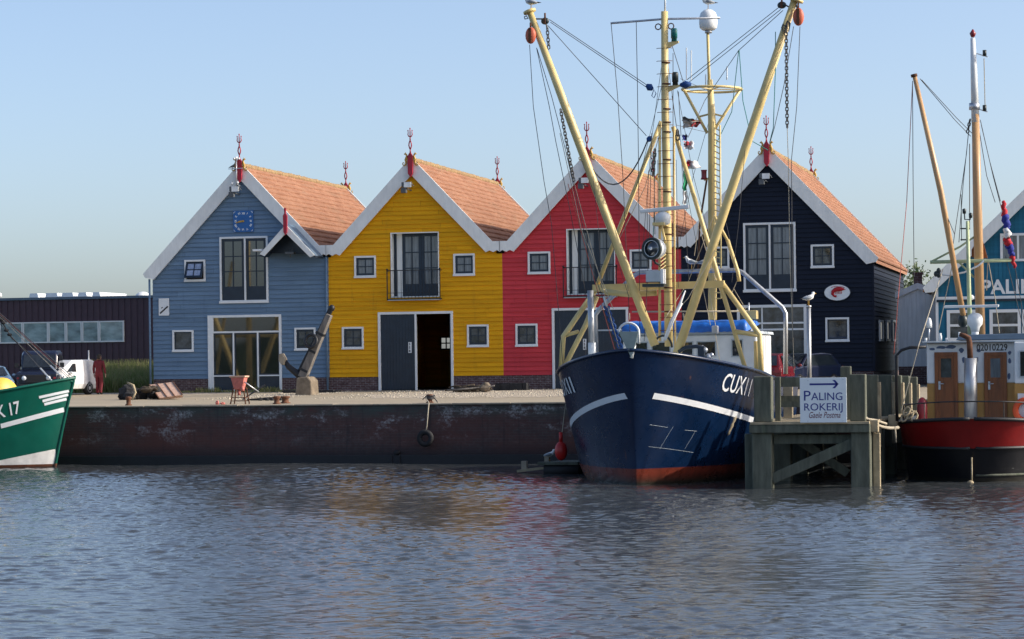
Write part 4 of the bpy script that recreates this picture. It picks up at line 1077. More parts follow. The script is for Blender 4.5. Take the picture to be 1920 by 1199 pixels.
    for d in (0, .55):
        MB().tube([Gp(1119, 700, d), Gp(1116, 592, d), Gp(1122, 582, d), Gp(1190, 516, d), Gp(1200, 511, d), Gp(1382, 507, d), Gp(1392, 511, d), Gp(1467, 577, d), Gp(1473, 588, d), Gp(1473, 702, d)], .075, 10).build('stern_gantry', MT['silver'], root)
    MB().tube([Gp(1119, 620, 0), Gp(1200, 619, 0)], .03, 6).build('gantry_rail', MT['boatwhite'], root)
    # aft mast with crow's ring, ladder and radome
    YT = 84.6; T = lambda x, y, d=0: P(x, y, YT+d)
    am = MB().tube([T(1336, 600), T(1335, 230), T(1331, 150)], [.145, .135, .09], 12).tube([T(1330, 165), T(1327, 62)], .05, 8).build('aft_mast', MT['cream'], root)
    c = T(1335, 168); ring_ = MB(); rx = (T(1391, 165).x-T(1280, 165).x)/2
    ring_.tube([(c.x+rx*math.cos(a), c.y+rx*math.sin(a), c.z-.02*math.cos(a)) for a in [k*math.pi/16 for k in range(32)]], .045, 6, closed=True)
    for a in (.3, 2.8, 4.4, 5.2): ring_.tube([(c.x+rx*math.cos(a), c.y+rx*math.sin(a), c.z), (c.x, c.y, c.z)], .02, 5)
    ro = ring_.build('aerial_ring', MT['cream'], am)
    st = MB(); st.tube([T(1283, 170), T(1326, 250)], .05, 8); st.tube([T(1387, 170), T(1345, 235), T(1336, 250)], .05, 8); st.tube([T(1312, 219), T(1335, 213), T(1354, 218)], .035, 6); st.build('ring_braces', MT['cream'], am)
    wp = MB()
    for x, y0, y1 in ((1287, 150, 90), (1296, 150, 95), (1363, 150, 125), (1363, 150, 145), (1323, 160, 140)): wp.tube([T(x, y0), T(x, y1)], .02, 5)
    wp.build('whip_aerials', MT['boatwhite'], am)
    rd = MB().lathe([(0, -.32), (.2, -.32), (.29, -.24), (.31, -.08), (.3, .12), (.25, .26), (.14, .35), (0, .38)], T(1328, 39), (0, 0, 1), 22).build('radome', MT['boatwhite'], am)
    MB().lathe([(0, -.42), (.12, -.42), (.12, -.32), (0, -.32)], T(1328, 39), (0, 0, 1), 12).build('radome_foot', MT['steel'], rd)
    ld = MB()
    for dx in (0, .0): pass
    l0, l1 = T(1339, 560, -.3), T(1339, 228, -.3); ld.tube([l0, l1], .025, 6); ld.tube([T(1352, 560, -.3), T(1350, 235, -.3)], .03, 6)
    for i in range(30): t = i/30; ld.tube([l0.lerp(l1, t), T(1352, 560, -.3).lerp(T(1350, 235, -.3), t)], .02, 5)
    ld.build('mast_ladder', MT['cream'], am)
    rl = MB().lathe([(0, -.16), (.12, -.16), (.09, -.08), (.09, .1), (.11, .16), (0, .16)], T(1320, 328), (0, 0, 1), 12).build('navigation_lamp', MT['lampred'], am)
    MB().bar(T(1320, 338), T(1335, 333), .06).build('lamp_bracket', MT['cream'], rl)
    MB().tube([T(1325, 338), T(1312, 420), T(1308, 520)], .035, 6).build('aft_stay', MT['rust'], am)
    # grey-white canvas between aft mast and front
    # flags
    def flag(pts, mats, name='flag', Y=80.2, seed=1):
        n = len(pts)//2
        for k in range(n-1):
            poly = [P(*pts[k], Y), P(*pts[k+1], Y), P(*pts[2*n-2-k], Y), P(*pts[2*n-1-k], Y)]
            m_ = MB(); vs = []; fs = []; N_ = 8
            for i in range(N_+1):
                for j in range(N_+1):
                    u, v = i/N_, j/N_; p = poly[0].lerp(poly[3], u).lerp(poly[1].lerp(poly[2], u), v)
                    vs.append(p+Vector((.02*math.sin(v*9+seed), .09*math.sin(u*7+k+seed)+.04*math.sin(v*6), .02*math.sin(u*9))))
            for i in range(N_):
                for j in range(N_): a = i*(N_+1)+j; fs.append((a, a+1, a+N_+2, a+N_+1))
            m_.add(vs, fs, True).build(name, MT[mats[k]], root)
    flag([(1278, 221), (1280, 232), (1279, 243), (1314, 233), (1313, 229), (1311, 227)][:6], ['flaggrey', 'flaggrey'])
    flag([(1279, 219), (1280, 224), (1314, 233), (1300, 224)], ['ink'], seed=2)
    flag([(1300, 226), (1297, 240), (1312, 236), (1315, 231)], ['flagred'], seed=4)
    flag([(1279, 255), (1281, 264), (1290, 262), (1288, 250)], ['flagblue'], seed=3); flag([(1284, 268), (1284, 281), (1302, 280), (1300, 265)], ['flagwhite'], seed=5); flag([(1282, 266), (1284, 276), (1292, 272), (1290, 266)], ['flagred'], seed=6)
    flag([(1287, 300), (1288, 318), (1314, 316), (1306, 303)], ['flagwhite'], seed=7); flag([(1286, 302), (1287, 313), (1295, 312), (1294, 304)], ['flagred'], seed=8)
    flag([(1281, 320), (1280, 356), (1288, 358), (1290, 325)], ['flaggreen'], seed=9); flag([(1280, 357), (1280, 384), (1289, 382), (1288, 359)], ['flagwhite'], seed=9)
    # rigging
    dr = 'darkrope'; bt = lambda x, y: m(x, y, -.6)
    lines(root, 'stay', dr, [[bt(1030, 37), m(1213, 160)], [bt(1032, 42), m(1215, 166)], [bt(1027, 48), m(1212, 255)], [bt(1463, 12), m(1288, 150)], [bt(1464, 18), m(1290, 156)], [bt(1468, 20), m(1385, 95, .5), T(1322, 188), m(1290, 258)],
        [bt(993, 84), bt(1000, 200), bt(1020, 340), m(1034, 420, -.6), A(1056, 690, -.4)], [bt(1006, 90), bt(1030, 200), bt(1042, 265), bt(1070, 400), A(1100, 560, -.4)], [bt(1007, 92), bt(1034, 180), bt(1060, 280), bt(1110, 500), bt(1164, 660)],
        [m(1146, 46), m(1150, 90), m(1158, 180), m(1168, 330), m(1182, 640)], [m(1193, 42), m(1195, 150), m(1197, 290), m(1200, 640)], [bt(1500, 50), bt(1494, 200), bt(1484, 300), bt(1487, 690)], [bt(1488, 50), bt(1470, 160), bt(1452, 240), bt(1443, 270)],
        [m(1260, 85), m(1283, 160)], [m(1260, 180), m(1268, 235)], [m(1272, 172), m(1277, 255)], [m(1262, 100, .3), m(1262, 640, .3)], [m(1226, 300, -.2), m(1228, 440, -.4)], [m(1222, 250, -.2), m(1217, 460, -.4), m(1208, 640, -.4)]], .011)
    lines(root, 'stay', 'rope', [[m(1476, 240, -.8), bt(1478, 300), bt(1481, 480), bt(1489, 700)], [bt(1050, 250), bt(1090, 430), bt(1150, 580)], [bt(1060, 280), bt(1105, 450), bt(1160, 650)], [bt(1340, 470), bt(1290, 560), bt(1262, 590)], [m(1340, 400, 1), m(1290, 530, 1), m(1245, 600, -.5)],
        [A(1310, 420, .6), A(1302, 480, .6)], [A(1312, 430, .6), A(1330, 490, .6), A(1355, 560)], [A(1318, 540), A(1332, 610, -.3)], [A(1328, 540), A(1342, 612, -.3)], [W(1341, 625, -.4), W(1352, 690, -.4)], [A(1375, 540, .5), A(1398, 580, 1)], [A(1385, 520, .5), A(1368, 560, .5)], [m(1340, 600, 1), m(1343, 480, 1)], [m(1240, 240, .2), m(1210, 350, .2), m(1150, 470, .3)]], .011)
    lines(root, 'stay', dr, [[m(1251, 110), m(1277, 300, .6), m(1310, 480, 1.5)], [m(1242, 112), m(1222, 260), m(1205, 470)], [m(1241, 160), m(1200, 330), m(1128, 530)], [m(1270, 170), m(1300, 330, .5), m(1350, 520, .8)],
        [T(1331, 172), m(1276, 148, 1)], [T(1332, 250), m(1268, 235, .5)], [bt(1112, 330), bt(1122, 430), bt(1128, 540)], [bt(1397, 280), bt(1385, 420), bt(1372, 530)], [m(1216, 320, -.4), m(1213, 455, -.4)], [m(1233, 300, -.3), m(1234, 420, -.3)],
        [m(1268, 300, .3), m(1272, 540, .3)], [m(1275, 255, .4), m(1285, 420, .6), m(1292, 530, .8)], [T(1340, 330), T(1362, 420), m(1384, 520, .8)], [T(1333, 215), T(1300, 330), T(1275, 450)], [bt(1090, 300), bt(1140, 430), bt(1180, 560)], [A(1112, 545), A(1100, 640), A(1096, 690)]], .008)
    lines(root, 'stay', 'redrope', [[bt(1065, 345), bt(1110, 510), bt(1153, 657)]], .012)
    lines(root, 'guy_rope', 'greenrope', [[m(1385, 95, .5), T(1372, 210), T(1339, 278)], [m(1386, 95, .5), m(1393, 190, .5), m(1410, 265, .5), m(1440, 282, .5)], [bt(1454, 60), bt(1454, 130), bt(1450, 240), bt(1443, 268)], [m(1228, 280), m(1226, 420), m(1222, 500)]], .013)
    lines(root, 'hanging_rope', 'darkrope', [sag(m(1103, 305, -.5), m(1215, 262), 1.0, 12)], .022)
    for a, b_ in ((m(1212, 160), m(1224, 168)), (m(1296, 158), m(1275, 160)), (m(1214, 258), m(1221, 264))): MB().tube([a, a.lerp(b_, .5), b_], [.05, .12, .05], 8).build('pulley_block', MT['bluerope'], root)
    MB().tube([m(1226, 168), m(1222, 180), m(1226, 184), m(1230, 176)], .015, 5, closed=True).build('rope_loop', MT['bluerope'], root)
    ch = MB(); chain(ch, m(1228, 280, -.3), m(1224, 330, -.3), .16, .022); chain(ch, m(1270, 245, .2), m(1271, 262, .2), .2, .03); ch.build('rigging_chain', MT['chainm'], root)
    tw = MB()
    for k in range(2):
        pts = []
        for i in range(40): t = i/39; p = A(1137, 575, -.6).lerp(A(1166, 660, -.6), t); a = t*22+k*math.pi; pts.append(p+Vector((.06*math.cos(a), .06*math.sin(a), 0)))
        tw.tube(pts, .045, 6)
    tw.build('twisted_hawser', MT['bluerope'], root)
    MB().tube([A(1133, 556, -.6), A(1137, 575, -.6)], .05, 6).build('hawser_eye', MT['boatwhite'], root)
    pw = MB(); pts = [m(1285, 545, -.8), m(1275, 570, -.8), m(1258, 605, -.9), m(1244, 640, -.9)]; pw.tube(pts, [.02, .045, .05, .03], 6); pw.tube([p+Vector((.06, 0, .02)) for p in pts[1:]], .03, 6); pw.build('folded_net', MT['flagwhite'], root)
    # aft equipment near the jetty
    e = MB(); c = P(1411, 591, 82); e.box(c.x-.2, c.x+.16, c.y-.2, c.y+.2, c.z-.14, c.z+.14); eo = e.build('vent_box', MT['cream'], root, .02)
    MB().tube([(c.x-.08, c.y, 2.5), (c.x-.08, c.y, c.z-.14)], .08, 8).tube([P(1404, 602, 82), P(1404, 568, 82)], .025, 6).build('vent_pipe', MT['steel'], eo)
    return root
blue_trawler()

# red round fender at the trawler's side
c = P(1052, 846, 77.5); fd = thing('boat_fender', 'round red fender hanging at the left side of the blue trawler', 'fender', (c.x, c.y, c.z-.35))
MB().ball((c.x, c.y, c.z), (.2, .2, .3), 16, 12).lathe([(.0, -.36), (.06, -.36), (.06, .0), (.0, .0)], (c.x, c.y, c.z+.58), (0, 0, 1), 8).build('buoy_body', MT['redrub'], fd)
MB().tube([(c.x, c.y, c.z+.3), (c.x+.25, c.y+.1, 3.1)], .015, 5).build('fender_rope', MT['rope'], fd)

# ------------------------------------------------------------------ green boat (only its bow is in the picture)
def green_boat():
    YG = 86.9; tip = P(139, 708, YG); xg = tip.x+.02
    root = thing('fishing_boat', 'green fishing boat at the left edge with white stripes on its raked bow', 'boat', (xg, YG, 0))
    sh = lambda s: tip.z-.02-1.25*(1-max(0, 1-s/9)**1.6)
    H = Hull(xg, YG, -90, 17, 2.6, sh, 1.02, Lf=(7.5, 5.2), q=(1.05, 1.25))
    # side facing the camera: n = (cos-90, -sin-90) = (0, 1) -> side -1 faces -Y
    S = -1
    hull = H.mesh(70, 20).build('hull', MT['greenhull'], root)
    H.rail(MB(), 0, .055).build('cap_rail', MT['greenhull'], hull); H.inner(.7).build('bulwark_lining', MT['boatgrey'], hull); H.deck(.69).build('deck', MT['boatgrey'], root)
    MB().tube([H.pt(H.stem(z)-.01, z, 1) for z in [tip.z+.06-i*(tip.z+.5)/14 for i in range(15)]], .06, 8).build('stem_bar', MT['greenhull'], hull)
    H.strip([H.find(119, 764, S), H.find(1, 795, S)], .17, S).build('hull_stripe', MT['stripe'], hull)
    for (a, b), k in zip((((129, 731), (73, 743)), ((127, 738), (79, 750)), ((124, 746), (83, 756))), range(3)):
        H.strip([H.find(*a, S), H.find(*b, S)], .095, S).build('bow_flash', MT['stripe'], hull)
    zb = lambda t: max(.12, .80-.32*t)
    b0 = MB(); vs = []; fs = []
    for i in range(41):
        sv = H.stem(.5)+.04+4.4*i/40; zt = max(.17, .70-.215*(sv-H.stem(.5)))
        for k in range(4): z = .15+(zt-.15)*k/3; s2 = max(sv, H.stem(z)+.015); vs.append(H.pt(s2, z, S, .008))
    for i in range(40):
        for k in range(3): a = i*4+k; fs.append((a, a+1, a+5, a+4))
    b0.add(vs, fs, True).build('boot_top', MT['antifoul'], hull)
    (s1, z1), (s0, z0) = H.find(39, 774, S), H.find(-19, 788, S)
    sA, zA = s0, z0
    H.lettering(MB(), 'ZK 17', .62, sA, zA, s1, z1, S, bold=.012).build('hull_lettering', MT['stripe'], hull)
    # bollard and fairlead on the foredeck, yellow net drum
    f = MB(); q = P(129, 716, YG); f.tube([q+Vector((-.3, -.1, -.1)), q+Vector((0, -.1, .12)), q+Vector((.16, -.05, -.02))], .06, 8); f.build('bow_roller', MT['greenhull'], root)
    c = P(2, 739, YG-.6); MB().lathe([(0, -.4), (.62, -.4), (.65, -.3), (.65, .3), (.62, .4), (0, .4)], c+Vector((-.1, 0, -.05)), (.75, -.66, 0), 26).build('net_drum', MT['yellowdrum'], root)
    # rig: mast stands out of frame to the left
    mx = P(-310, 700, YG).x; top = 13.2
    m = MB().tube([(mx, YG, sh(9)-.7), (mx, YG, top)], [.18, .12], 12).build('mast', MT['cream'], root)
    for sx in (-1, 1):
        MB().tube([(mx+.4*sx, YG+.2, 2.4), (mx+4.2*sx, YG+.4, 12.6)], .15, 10).build('outrigger_boom', MT['cream'], root)
        MB().tube([(mx+1.0*sx, YG-.3, 9.5), (mx+2.2*sx, YG-.2, 2.2)], .1, 8).build('mast_leg', MT['cream'], root)
    MB().bar((mx-2.2, YG-.2, 5.4), (mx+2.2, YG-.2, 5.4), .2).build('cross_beam', MT['cream'], root)
    mt = Vector((mx, YG, 12.4))
    for a, r, mm in (((101, 719), .012, 'darkrope'), ((128, 709), .012, 'rope'), ((131, 708), .012, 'redrope'), ((136, 707), .014, 'darkrope'), ((121, 712), .012, 'rope')):
        p = P(*a, YG-.05); e = mt+Vector((0, 0, (a[0]-101)*-.03))
        MB().tube([p, p.lerp(e, .5)-Vector((0, 0, .05)), e], r, 5).build('stay', MT[mm], root)
        if a[0] in (101, 121): MB().tube([p, p.lerp(e, .06)], .03, 6).build('bottle_screw', MT['boatwhite'], root)
    k = MB(); random.seed(2)
    for px, py in ((18, 628), (12, 620), (6, 606), (2, 600)): p = P(px, py, YG-.05); k.ball(p, (.1, .08, .06), 7, 5)
    k.tube([P(0, 596, YG), P(12, 618, YG), P(22, 634, YG), P(60, 668, YG)], .025, 5); k.build('furled_line', MT['dark'], root)
    MB().tube([P(-30, 580, YG), P(-2, 556, YG)], .06, 6).ball(P(-1, 554, YG), .1, 8, 6).build('masthead_light', MT['boatwhite'], root)
green_boat()

# ------------------------------------------------------------------ red boat, stern towards us
def red_boat():
    XR_, YR_ = P(1822, 785, 73.4).x, 73.4
    root = thing('motor_vessel', 'red hulled motor boat stern on at the right edge, with two varnished cabin doors', 'boat', (XR_, YR_, 0))
    zt = P(1822, 786, YR_).z
    H = Hull(XR_, YR_, 0, 15, 2.25, lambda s: zt-.12+.12*max(0, 1-s/2.5)**2, 1.1, Lf=(3.4, 2.6), q=(1.6, 2.2), stern=(5, 1.6))
    hull = H.mesh(70, 20).build('hull', MT['redhull'], root)
    H.rail(MB(), 0, .06).build('cap_rail', MT['iron'], hull); H.deck(.12, .02).build('deck', MT['boatgrey'], root)
    def at(z):
        return [H.pt(max(s, H.stem(z)+.001), z, sd, .0) for sd in (-1, 1) for s in [i*.12 for i in range(40)]]
    rr = MB()
    for sd in (-1, 1): rr.tube([H.pt(max(.0, H.stem(1.0))+.002+.13*i, 1.0, sd) for i in range(50)], .055, 6)
    rr.build('rubbing_strake', MT['iron'], hull)
    rr = MB()
    rr.tube([H.pt(H.stem(.22)+.002+.13*i, .22, 1) for i in range(40)], .04, 6); rr.build('lower_strake', MT['pile'], hull)
    q = P(1822, 880, YR_+.3); MB().tube([(q.x, YR_+.35, .75), (q.x, YR_+.3, -.1)], .025, 6).ball((q.x-.04, YR_+.25, .03), (.10, .08, .07), 8, 6).build('rudder_stock', MT['plank'], hull)
    # cabin
    YC = YR_+2.1; C = lambda x, y, d=0: P(x, y, YC+d)
    x0, x1 = C(1738, 700).x, C(1903, 700).x; zb, zs, z1 = zt-.3, C(1820, 719).z, C(1820, 643).z
    cab = MB().box(x0, x1, YC, YC+4.5, zs+.001, z1).build('cabin', MT['boatwhite'], root, .03)
    MB().box(x0, x1, YC-.002, YC+4.5, zb, zs).build('cabin_lower_wall', MT['ochre'], cab)
    wx0, wx1 = C(1903, 700).x+.003, C(1990, 700).x
    wing = MB().box(wx0, wx1, YC-.45, YC+3.5, zs-.02, z1+.0).build('cabin_wing', MT['boatwhite'], root, .03); MB().box(wx0, wx1, YC-.452, YC+3.5, zb, zs-.021).build('wing_lower_wall', MT['ochre'], wing)
    p0, p1 = P(1911, 708, YC-.45), P(1945, 657, YC-.45); w = MB(); ring(w, p0.x, p0.z, p1.x, p1.z, .035, YC-.48, YC-.44); wo = w.build('cabin_window', MT['steel'], wing); MB().box(p0.x+.02, p1.x-.02, YC-.465, YC-.457, p0.z+.02, p1.z-.02).build('pane', MT['carglass'], wo)
    p0 = P(1909, 785, YC-.47); MB().box(p0.x, p0.x+.6, YC-.55, YC-.453, p0.z, p0.z+.72).build('lifebuoy_board', MT['boatwhite'], wing)
    MB().prism([(x0-.12, z1+.001), (wx1+.05, z1+.001), (wx1+.05, z1+.07), (x0-.12, z1+.05)], YC-.25, YC+4.7).build('cabin_roof', MT['boatgrey'], cab, .015)
    a, b_ = C(1756, 630).x, C(1990, 630).x; MB().prism([(C(1790, 630).x, z1+.08), (b_, z1+.08), (b_, C(1850, 625).z), (C(1798, 630).x, C(1800, 628).z)], YC+.5, YC+3.8).build('roof_coaming', MT['roofgrey'], cab, .02)
    # scraped primer patches along the top of the wall
    pr = MB(); random.seed(8)
    for (u, v, r, r2) in ((1748, 655, 6, 3), (1765, 652, 10, 3), (1783, 651, 10, 4), (1803, 657, 5, 5), (1807, 675, 4, 6), (1832, 674, 3, 5), (1835, 658, 4, 4), (1893, 677, 3, 5), (1892, 706, 3, 6), (1893, 662, 3, 4)):
        c = C(u, v); pr.face([(c.x+r/64*math.cos(k*.6283)*random.uniform(.7, 1.15), YC-.006, c.z+r2/64*math.sin(k*.6283)*random.uniform(.7, 1.15)) for k in range(10)])
    pr.build('primer_patches', M('blue_grey_primer', (.09, .13, .22), .7), cab)
    p = C(1831, 658); sz = .27; wd = C(1901, 655).x-p.x
    MB().text('02010229', sz, lambda v: (p.x+v.x*wd/(.60*8*sz), YC-.008, p.z+v.y), .004).build('registration_number', MT['ink'], cab)
    for (l, r) in ((1752, 1797), (1845, 1889)):
        a, b_ = C(l, 661), C(r, 785); d = MB(); ring(d, a.x, zb, b_.x, a.z, .11, YC-.05, YC-.006); fo = d.build('door_frame', MT['door'], cab, .008)
        zm = C(l, 713).z; d = MB(); d.box(a.x+.112, b_.x-.112, YC-.035, YC-.008, zb, zm); ring(d, a.x+.112, zm+.001, b_.x-.112, a.z-.112, .07, YC-.035, YC-.008)
        d.box(a.x+.2, b_.x-.2, YC-.042, YC-.036, zb+.25, zm-.12); d.build('door_leaf', MT['door'], fo, .005)
        MB().box(a.x+.17, b_.x-.17, YC-.025, YC-.018, zm+.06, a.z-.17).build('pane', MT['curtain' if l > 1800 else 'pane'], fo)
        h = MB(); hx = a.x+.13; hz = C(l, 722).z; h.box(hx-.02, hx+.04, YC-.065, YC-.036, hz-.14, hz+.1); h.tube([(hx, YC-.08, hz+.03), (hx+.14, YC-.09, hz+.03)], .018, 6); h.build('door_handle', MT['steel'], fo)
    # funnel pipe, curved head
    YP = YC-.5; q = lambda x, y: P(x, y, YP)
    fn = MB().tube([q(1820, 785), q(1820, 672)], [.19, .185], 20).build('exhaust_casing', MT['silver'], root)
    MB().tube([q(1819, 672), q(1818, 645), q(1816, 634), q(1808, 630), q(1799, 627)], [.085, .085, .085, .075, .06], 10).build('exhaust_pipe', MT['rust'], fn)
    # masts and boom
    YM = YC+2.6; m = lambda x, y, d=0: P(x, y, YM+d)
    ma = MB().tube([m(1839, 640), m(1833, 400), m(1829, 215)], [.142, .138, .115], 14).build('mast', MT['wood'], root)
    MB().tube([m(1829, 230), m(1826, 130), m(1824, 72)], [.12, .10, .07], 12).build('topmast', MT['boatwhite'], ma)
    MB().lathe([(0, -.12), (.05, -.12), (.1, .0), (.05, .07), (.02, .12), (0, .13)], m(1824, 63), (0, 0, 1), 12).build('mast_cap', MT['lampred'], ma)
    MB().lathe([(0, -.1), (.16, -.1), (.16, .1), (0, .1)], m(1827, 200), (0, 0, 1), 12).build('mast_collar', MT['steel'], ma)
    for y in (99, 202):
        p = m(1841, y); lo = MB().lathe([(0, -.09), (.06, -.09), (.06, .09), (0, .09)], p+Vector((.08, 0, -.02)), (0, 0, 1), 10).build('navigation_lamp', MT['lampblack'], ma)
        MB().bar(m(1826, y), p+Vector((.17, 0, -.14)), .05, .03).build('lamp_bracket', MT['boatwhite'], lo)
    bo = MB().tube([m(1806, 592, -.6), m(1764, 360, -.8), m(1714, 140, -1.0)], [.085, .09, .065], 12).build('cargo_boom', MT['wood'], root)
    MB().lathe([(0, -.04), (.1, -.04), (.1, .04), (0, .04)], m(1714, 142, -1), (-.2, 0, 1), 10).build('boom_band', MT['rust'], bo)
    MB().ball(m(1805, 602, -.6), (.16, .14, .2), 10, 8).build('boom_heel', MT['lampblack'], bo)
    ya = MB(); ya.tube([m(1744, 492, -.2), m(1902, 488, -.2)], .055, 8); ya.tube([m(1748, 490, -.2), m(1800, 463, -.1), m(1826, 445)], .035, 6); ya.tube([m(1795, 489, -.2), m(1826, 520)], .03, 6)
    ya.build('spreader', MT['palegreen'], ma)
    MB().tube([m(1756, 514, -.3), m(1780, 517, -.3), m(1808, 511, -.3), m(1834, 499, -.3), m(1845, 489, -.3)], .03, 6).build('jackstay_pipe', MT['boatwhite'], ma)
    po = MB().tube([m(1819, 640, -1.0), m(1814, 415, -1.0)], [.075, .05], 10).build('aerial_pole', MT['palegreen'], root)
    fk = MB(); fk.tube([m(1808, 396, -1), m(1809, 412, -1), m(1819, 412, -1), m(1821, 402, -1)], .022, 6)
    for x, y in ((1808, 396), (1820, 404)): fk.lathe([(0, -.08), (.05, -.08), (.06, .05), (0, .08)], m(x, y, -1), (0, 0, 1), 8)
    fk.bar(m(1801, 429, -1), m(1819, 429, -1), .04).bar(m(1801, 450, -1), m(1819, 450, -1), .04).tube([m(1803, 452, -1), m(1802, 365, -1)], .012, 5); fk.build('masthead_fitting', MT['lampblack'], po)
    MB().ball(m(1822, 558, -.9), (.06, .06, .08), 8, 6).build('deck_lamp', MT['boatwhite'], po)
    rs = MB().prism([(m(1775, 577).x, m(1775, 580).z), (m(1876, 577).x, m(1876, 578).z), (m(1877, 574).x, m(1877, 573).z), (m(1776, 575).x, m(1776, 575).z)], YM-1.35, YM-1.15).build('radar_scanner', MT['boatwhite'], root, .02)
    MB().lathe([(0, -.32), (.12, -.32), (.14, -.2), (.22, -.1), (.23, .05), (.2, .16), (.1, .23), (0, .24)], m(1828, 602, -1.2), (0, 0, 1), 16).tube([m(1828, 612, -1.2), m(1828, 642, -1.2)], .11, 10).build('scanner_turret', MT['boatwhite'], rs)
    ga = MB().lathe([(0, -.14), (.09, -.14), (.085, 0), (.06, .12), (.02, .16), (0, .16)], m(1742, 606, -1.5), (0, 0, 1), 12).build('satellite_aerial', MT['boatwhite'], root); MB().tube([m(1742, 612, -1.5), m(1742, 645, -1.5)], .025, 6).build('aerial_stem', MT['steel'], ga)
    vt = MB()
    for x, y0, y1 in ((1763, 640, 625), (1764, 640, 630), (1775, 640, 634), (1736, 642, 634), (1799, 640, 623)): vt.tube([m(x, y0, -1.6), m(x, y1, -1.6)], .04, 6)
    vt.build('roof_vents', MT['boatwhite'], cab)
    # davit, railing, extinguisher bag, lifebuoy
    YD = YR_+1.2; q = lambda x, y: P(x, y, YD)
    MB().tube([q(1682, 790), q(1680, 668), q(1690, 657), q(1706, 652), q(1736, 651)], .045, 8).build('davit', MT['iron'], root)
    rl = MB(); Hz = P(1822, 754, YR_+.12).z-H.sheer(.2)
    pts = []
    for sd, seq in ((-1, range(46, -1, -1)), (1, range(1, 47))):
        for i in seq: s = H.stem(zt)+.06+.075*i; p = H.pt(s, H.sheer(s), sd); p = Vector((XR_+(p.x-XR_)*.95, p.y+.06, p.z+Hz)); pts.append(p)
    rl.tube(pts, .022, 6)
    for i in range(3, len(pts), 9): rl.tube([pts[i], pts[i]-Vector((0, 0, Hz))], .014, 5)
    rl.build('stern_rail', MT['iron'], root)
    ex = MB(); c = P(1729, 770, YC-.7); ex.lathe([(0, -.36), (.12, -.36), (.15, -.25), (.15, .2), (.1, .32), (.04, .38), (0, .38)], c, (0, 0, 1), 14); ex.build('red_canister', MT['lampred'], root)
    c = P(1924, 770, YC-.62); t = MB(); t.tube([(c.x+.3*math.cos(a), c.y, c.z+.3*math.sin(a)) for a in [k*math.pi/10 for k in range(20)]], .09, 10, closed=True); t.build('lifebuoy', M('lifebuoy_orange', (.7, .09, .02), .5), root)
    # winch clutter on the port quarter
    cl = MB(); random.seed(12)
    for px, py in ((1696, 783), (1706, 778), (1714, 782), (1700, 772)): c = P(px, py, YR_+.9); cl.tube([c+Vector((.1*math.cos(a), .05*math.sin(a), .12*math.sin(a+.4))) for a in [k*.7 for k in range(9)]], .03, 6, closed=True)
    cl.build('coiled_line', MT['plank'], root)
    # furled flags
    fl = MB(); st = [(1881, 378), (1884, 405), (1889, 430), (1888, 447), (1893, 460), (1897, 480), (1903, 503)]; cols = ['flagred', 'flagblue', 'flagwhite', 'flagred', 'flagblue', 'flagred']
    for i in range(6):
        a, b_ = m(*st[i], -.2), m(*st[i+1], -.2); w = [.06, .11, .12, .11, .12, .09, .04]
        x = MB(); n = 6; x.tube([a.lerp(b_, t/n)+Vector((.03*math.sin(t*1.9+i), .03*math.cos(t*2+i), 0)) for t in range(n+1)], [(w[i]+(w[i+1]-w[i])*t/n)*random.uniform(.75, 1.1) for t in range(n+1)], 7)
        x.build('furled_flag', MT[cols[i]], root)
    MB().prism([(m(1840, 440, .3).x, m(1840, 440).z), (m(1852, 484, .3).x, m(1852, 484).z), (m(1822, 482, .3).x, m(1822, 482).z), (m(1822, 468, .3).x, m(1822, 468).z)][::-1], YM+.2, YM+.32).build('furled_sail', MT['sail'], ma)
    lines(root, 'stay', 'darkrope', [[m(1725, 148, -1), m(1790, 225, -.5), m(1820, 256)], [m(1728, 150, -1), m(1792, 220, -.5), m(1822, 250)], [m(1711, 152, -1), m(1712, 330, -1), m(1714, 520, -1)], [m(1818, 225), m(1812, 290), m(1784, 480, -.6)], [m(1838, 225), m(1855, 300), m(1876, 378)], [m(1840, 235), m(1862, 330), m(1880, 400)], [m(1836, 245), m(1850, 330), m(1866, 380)], [m(1817, 240), m(1806, 345), m(1798, 455)], [m(1765, 380, -.8), m(1790, 440, -.8)], [m(1903, 500, -.2), m(1920, 600), m(1930, 640)], [m(1885, 480, -.2), m(1915, 600), m(1925, 640)]], .011)
    lines(root, 'stay', 'rope', [[m(1768, 505, -.3), P(1722, 650, YR_+1), P(1690, 770, YR_+.9)], [m(1786, 495, -.3), m(1760, 620, -.6)], [m(1853, 490), m(1866, 560), m(1874, 625)], [m(1852, 490), m(1850, 545)], [m(1818, 270), m(1818, 430)], [m(1845, 110), m(1847, 200)]], .014)
    lines(root, 'stay', 'redrope', [[m(1711, 155, -1), m(1700, 380, -1), P(1684, 560, YR_+1.2), P(1676, 665, YR_+1.2)]], .011)
    ch = MB(); chain(ch, m(1819, 224), m(1814, 250), .12, .02); ch.build('rigging_chain', MT['chainm'], ma)
    for x, y in ((1760, 508), (1755, 514), (1760, 516)): MB().ball(m(x, y, -.3), (.07, .06, .09), 8, 6).build('pulley_block', MT['lampblack'], ma)
    return root
red_boat()

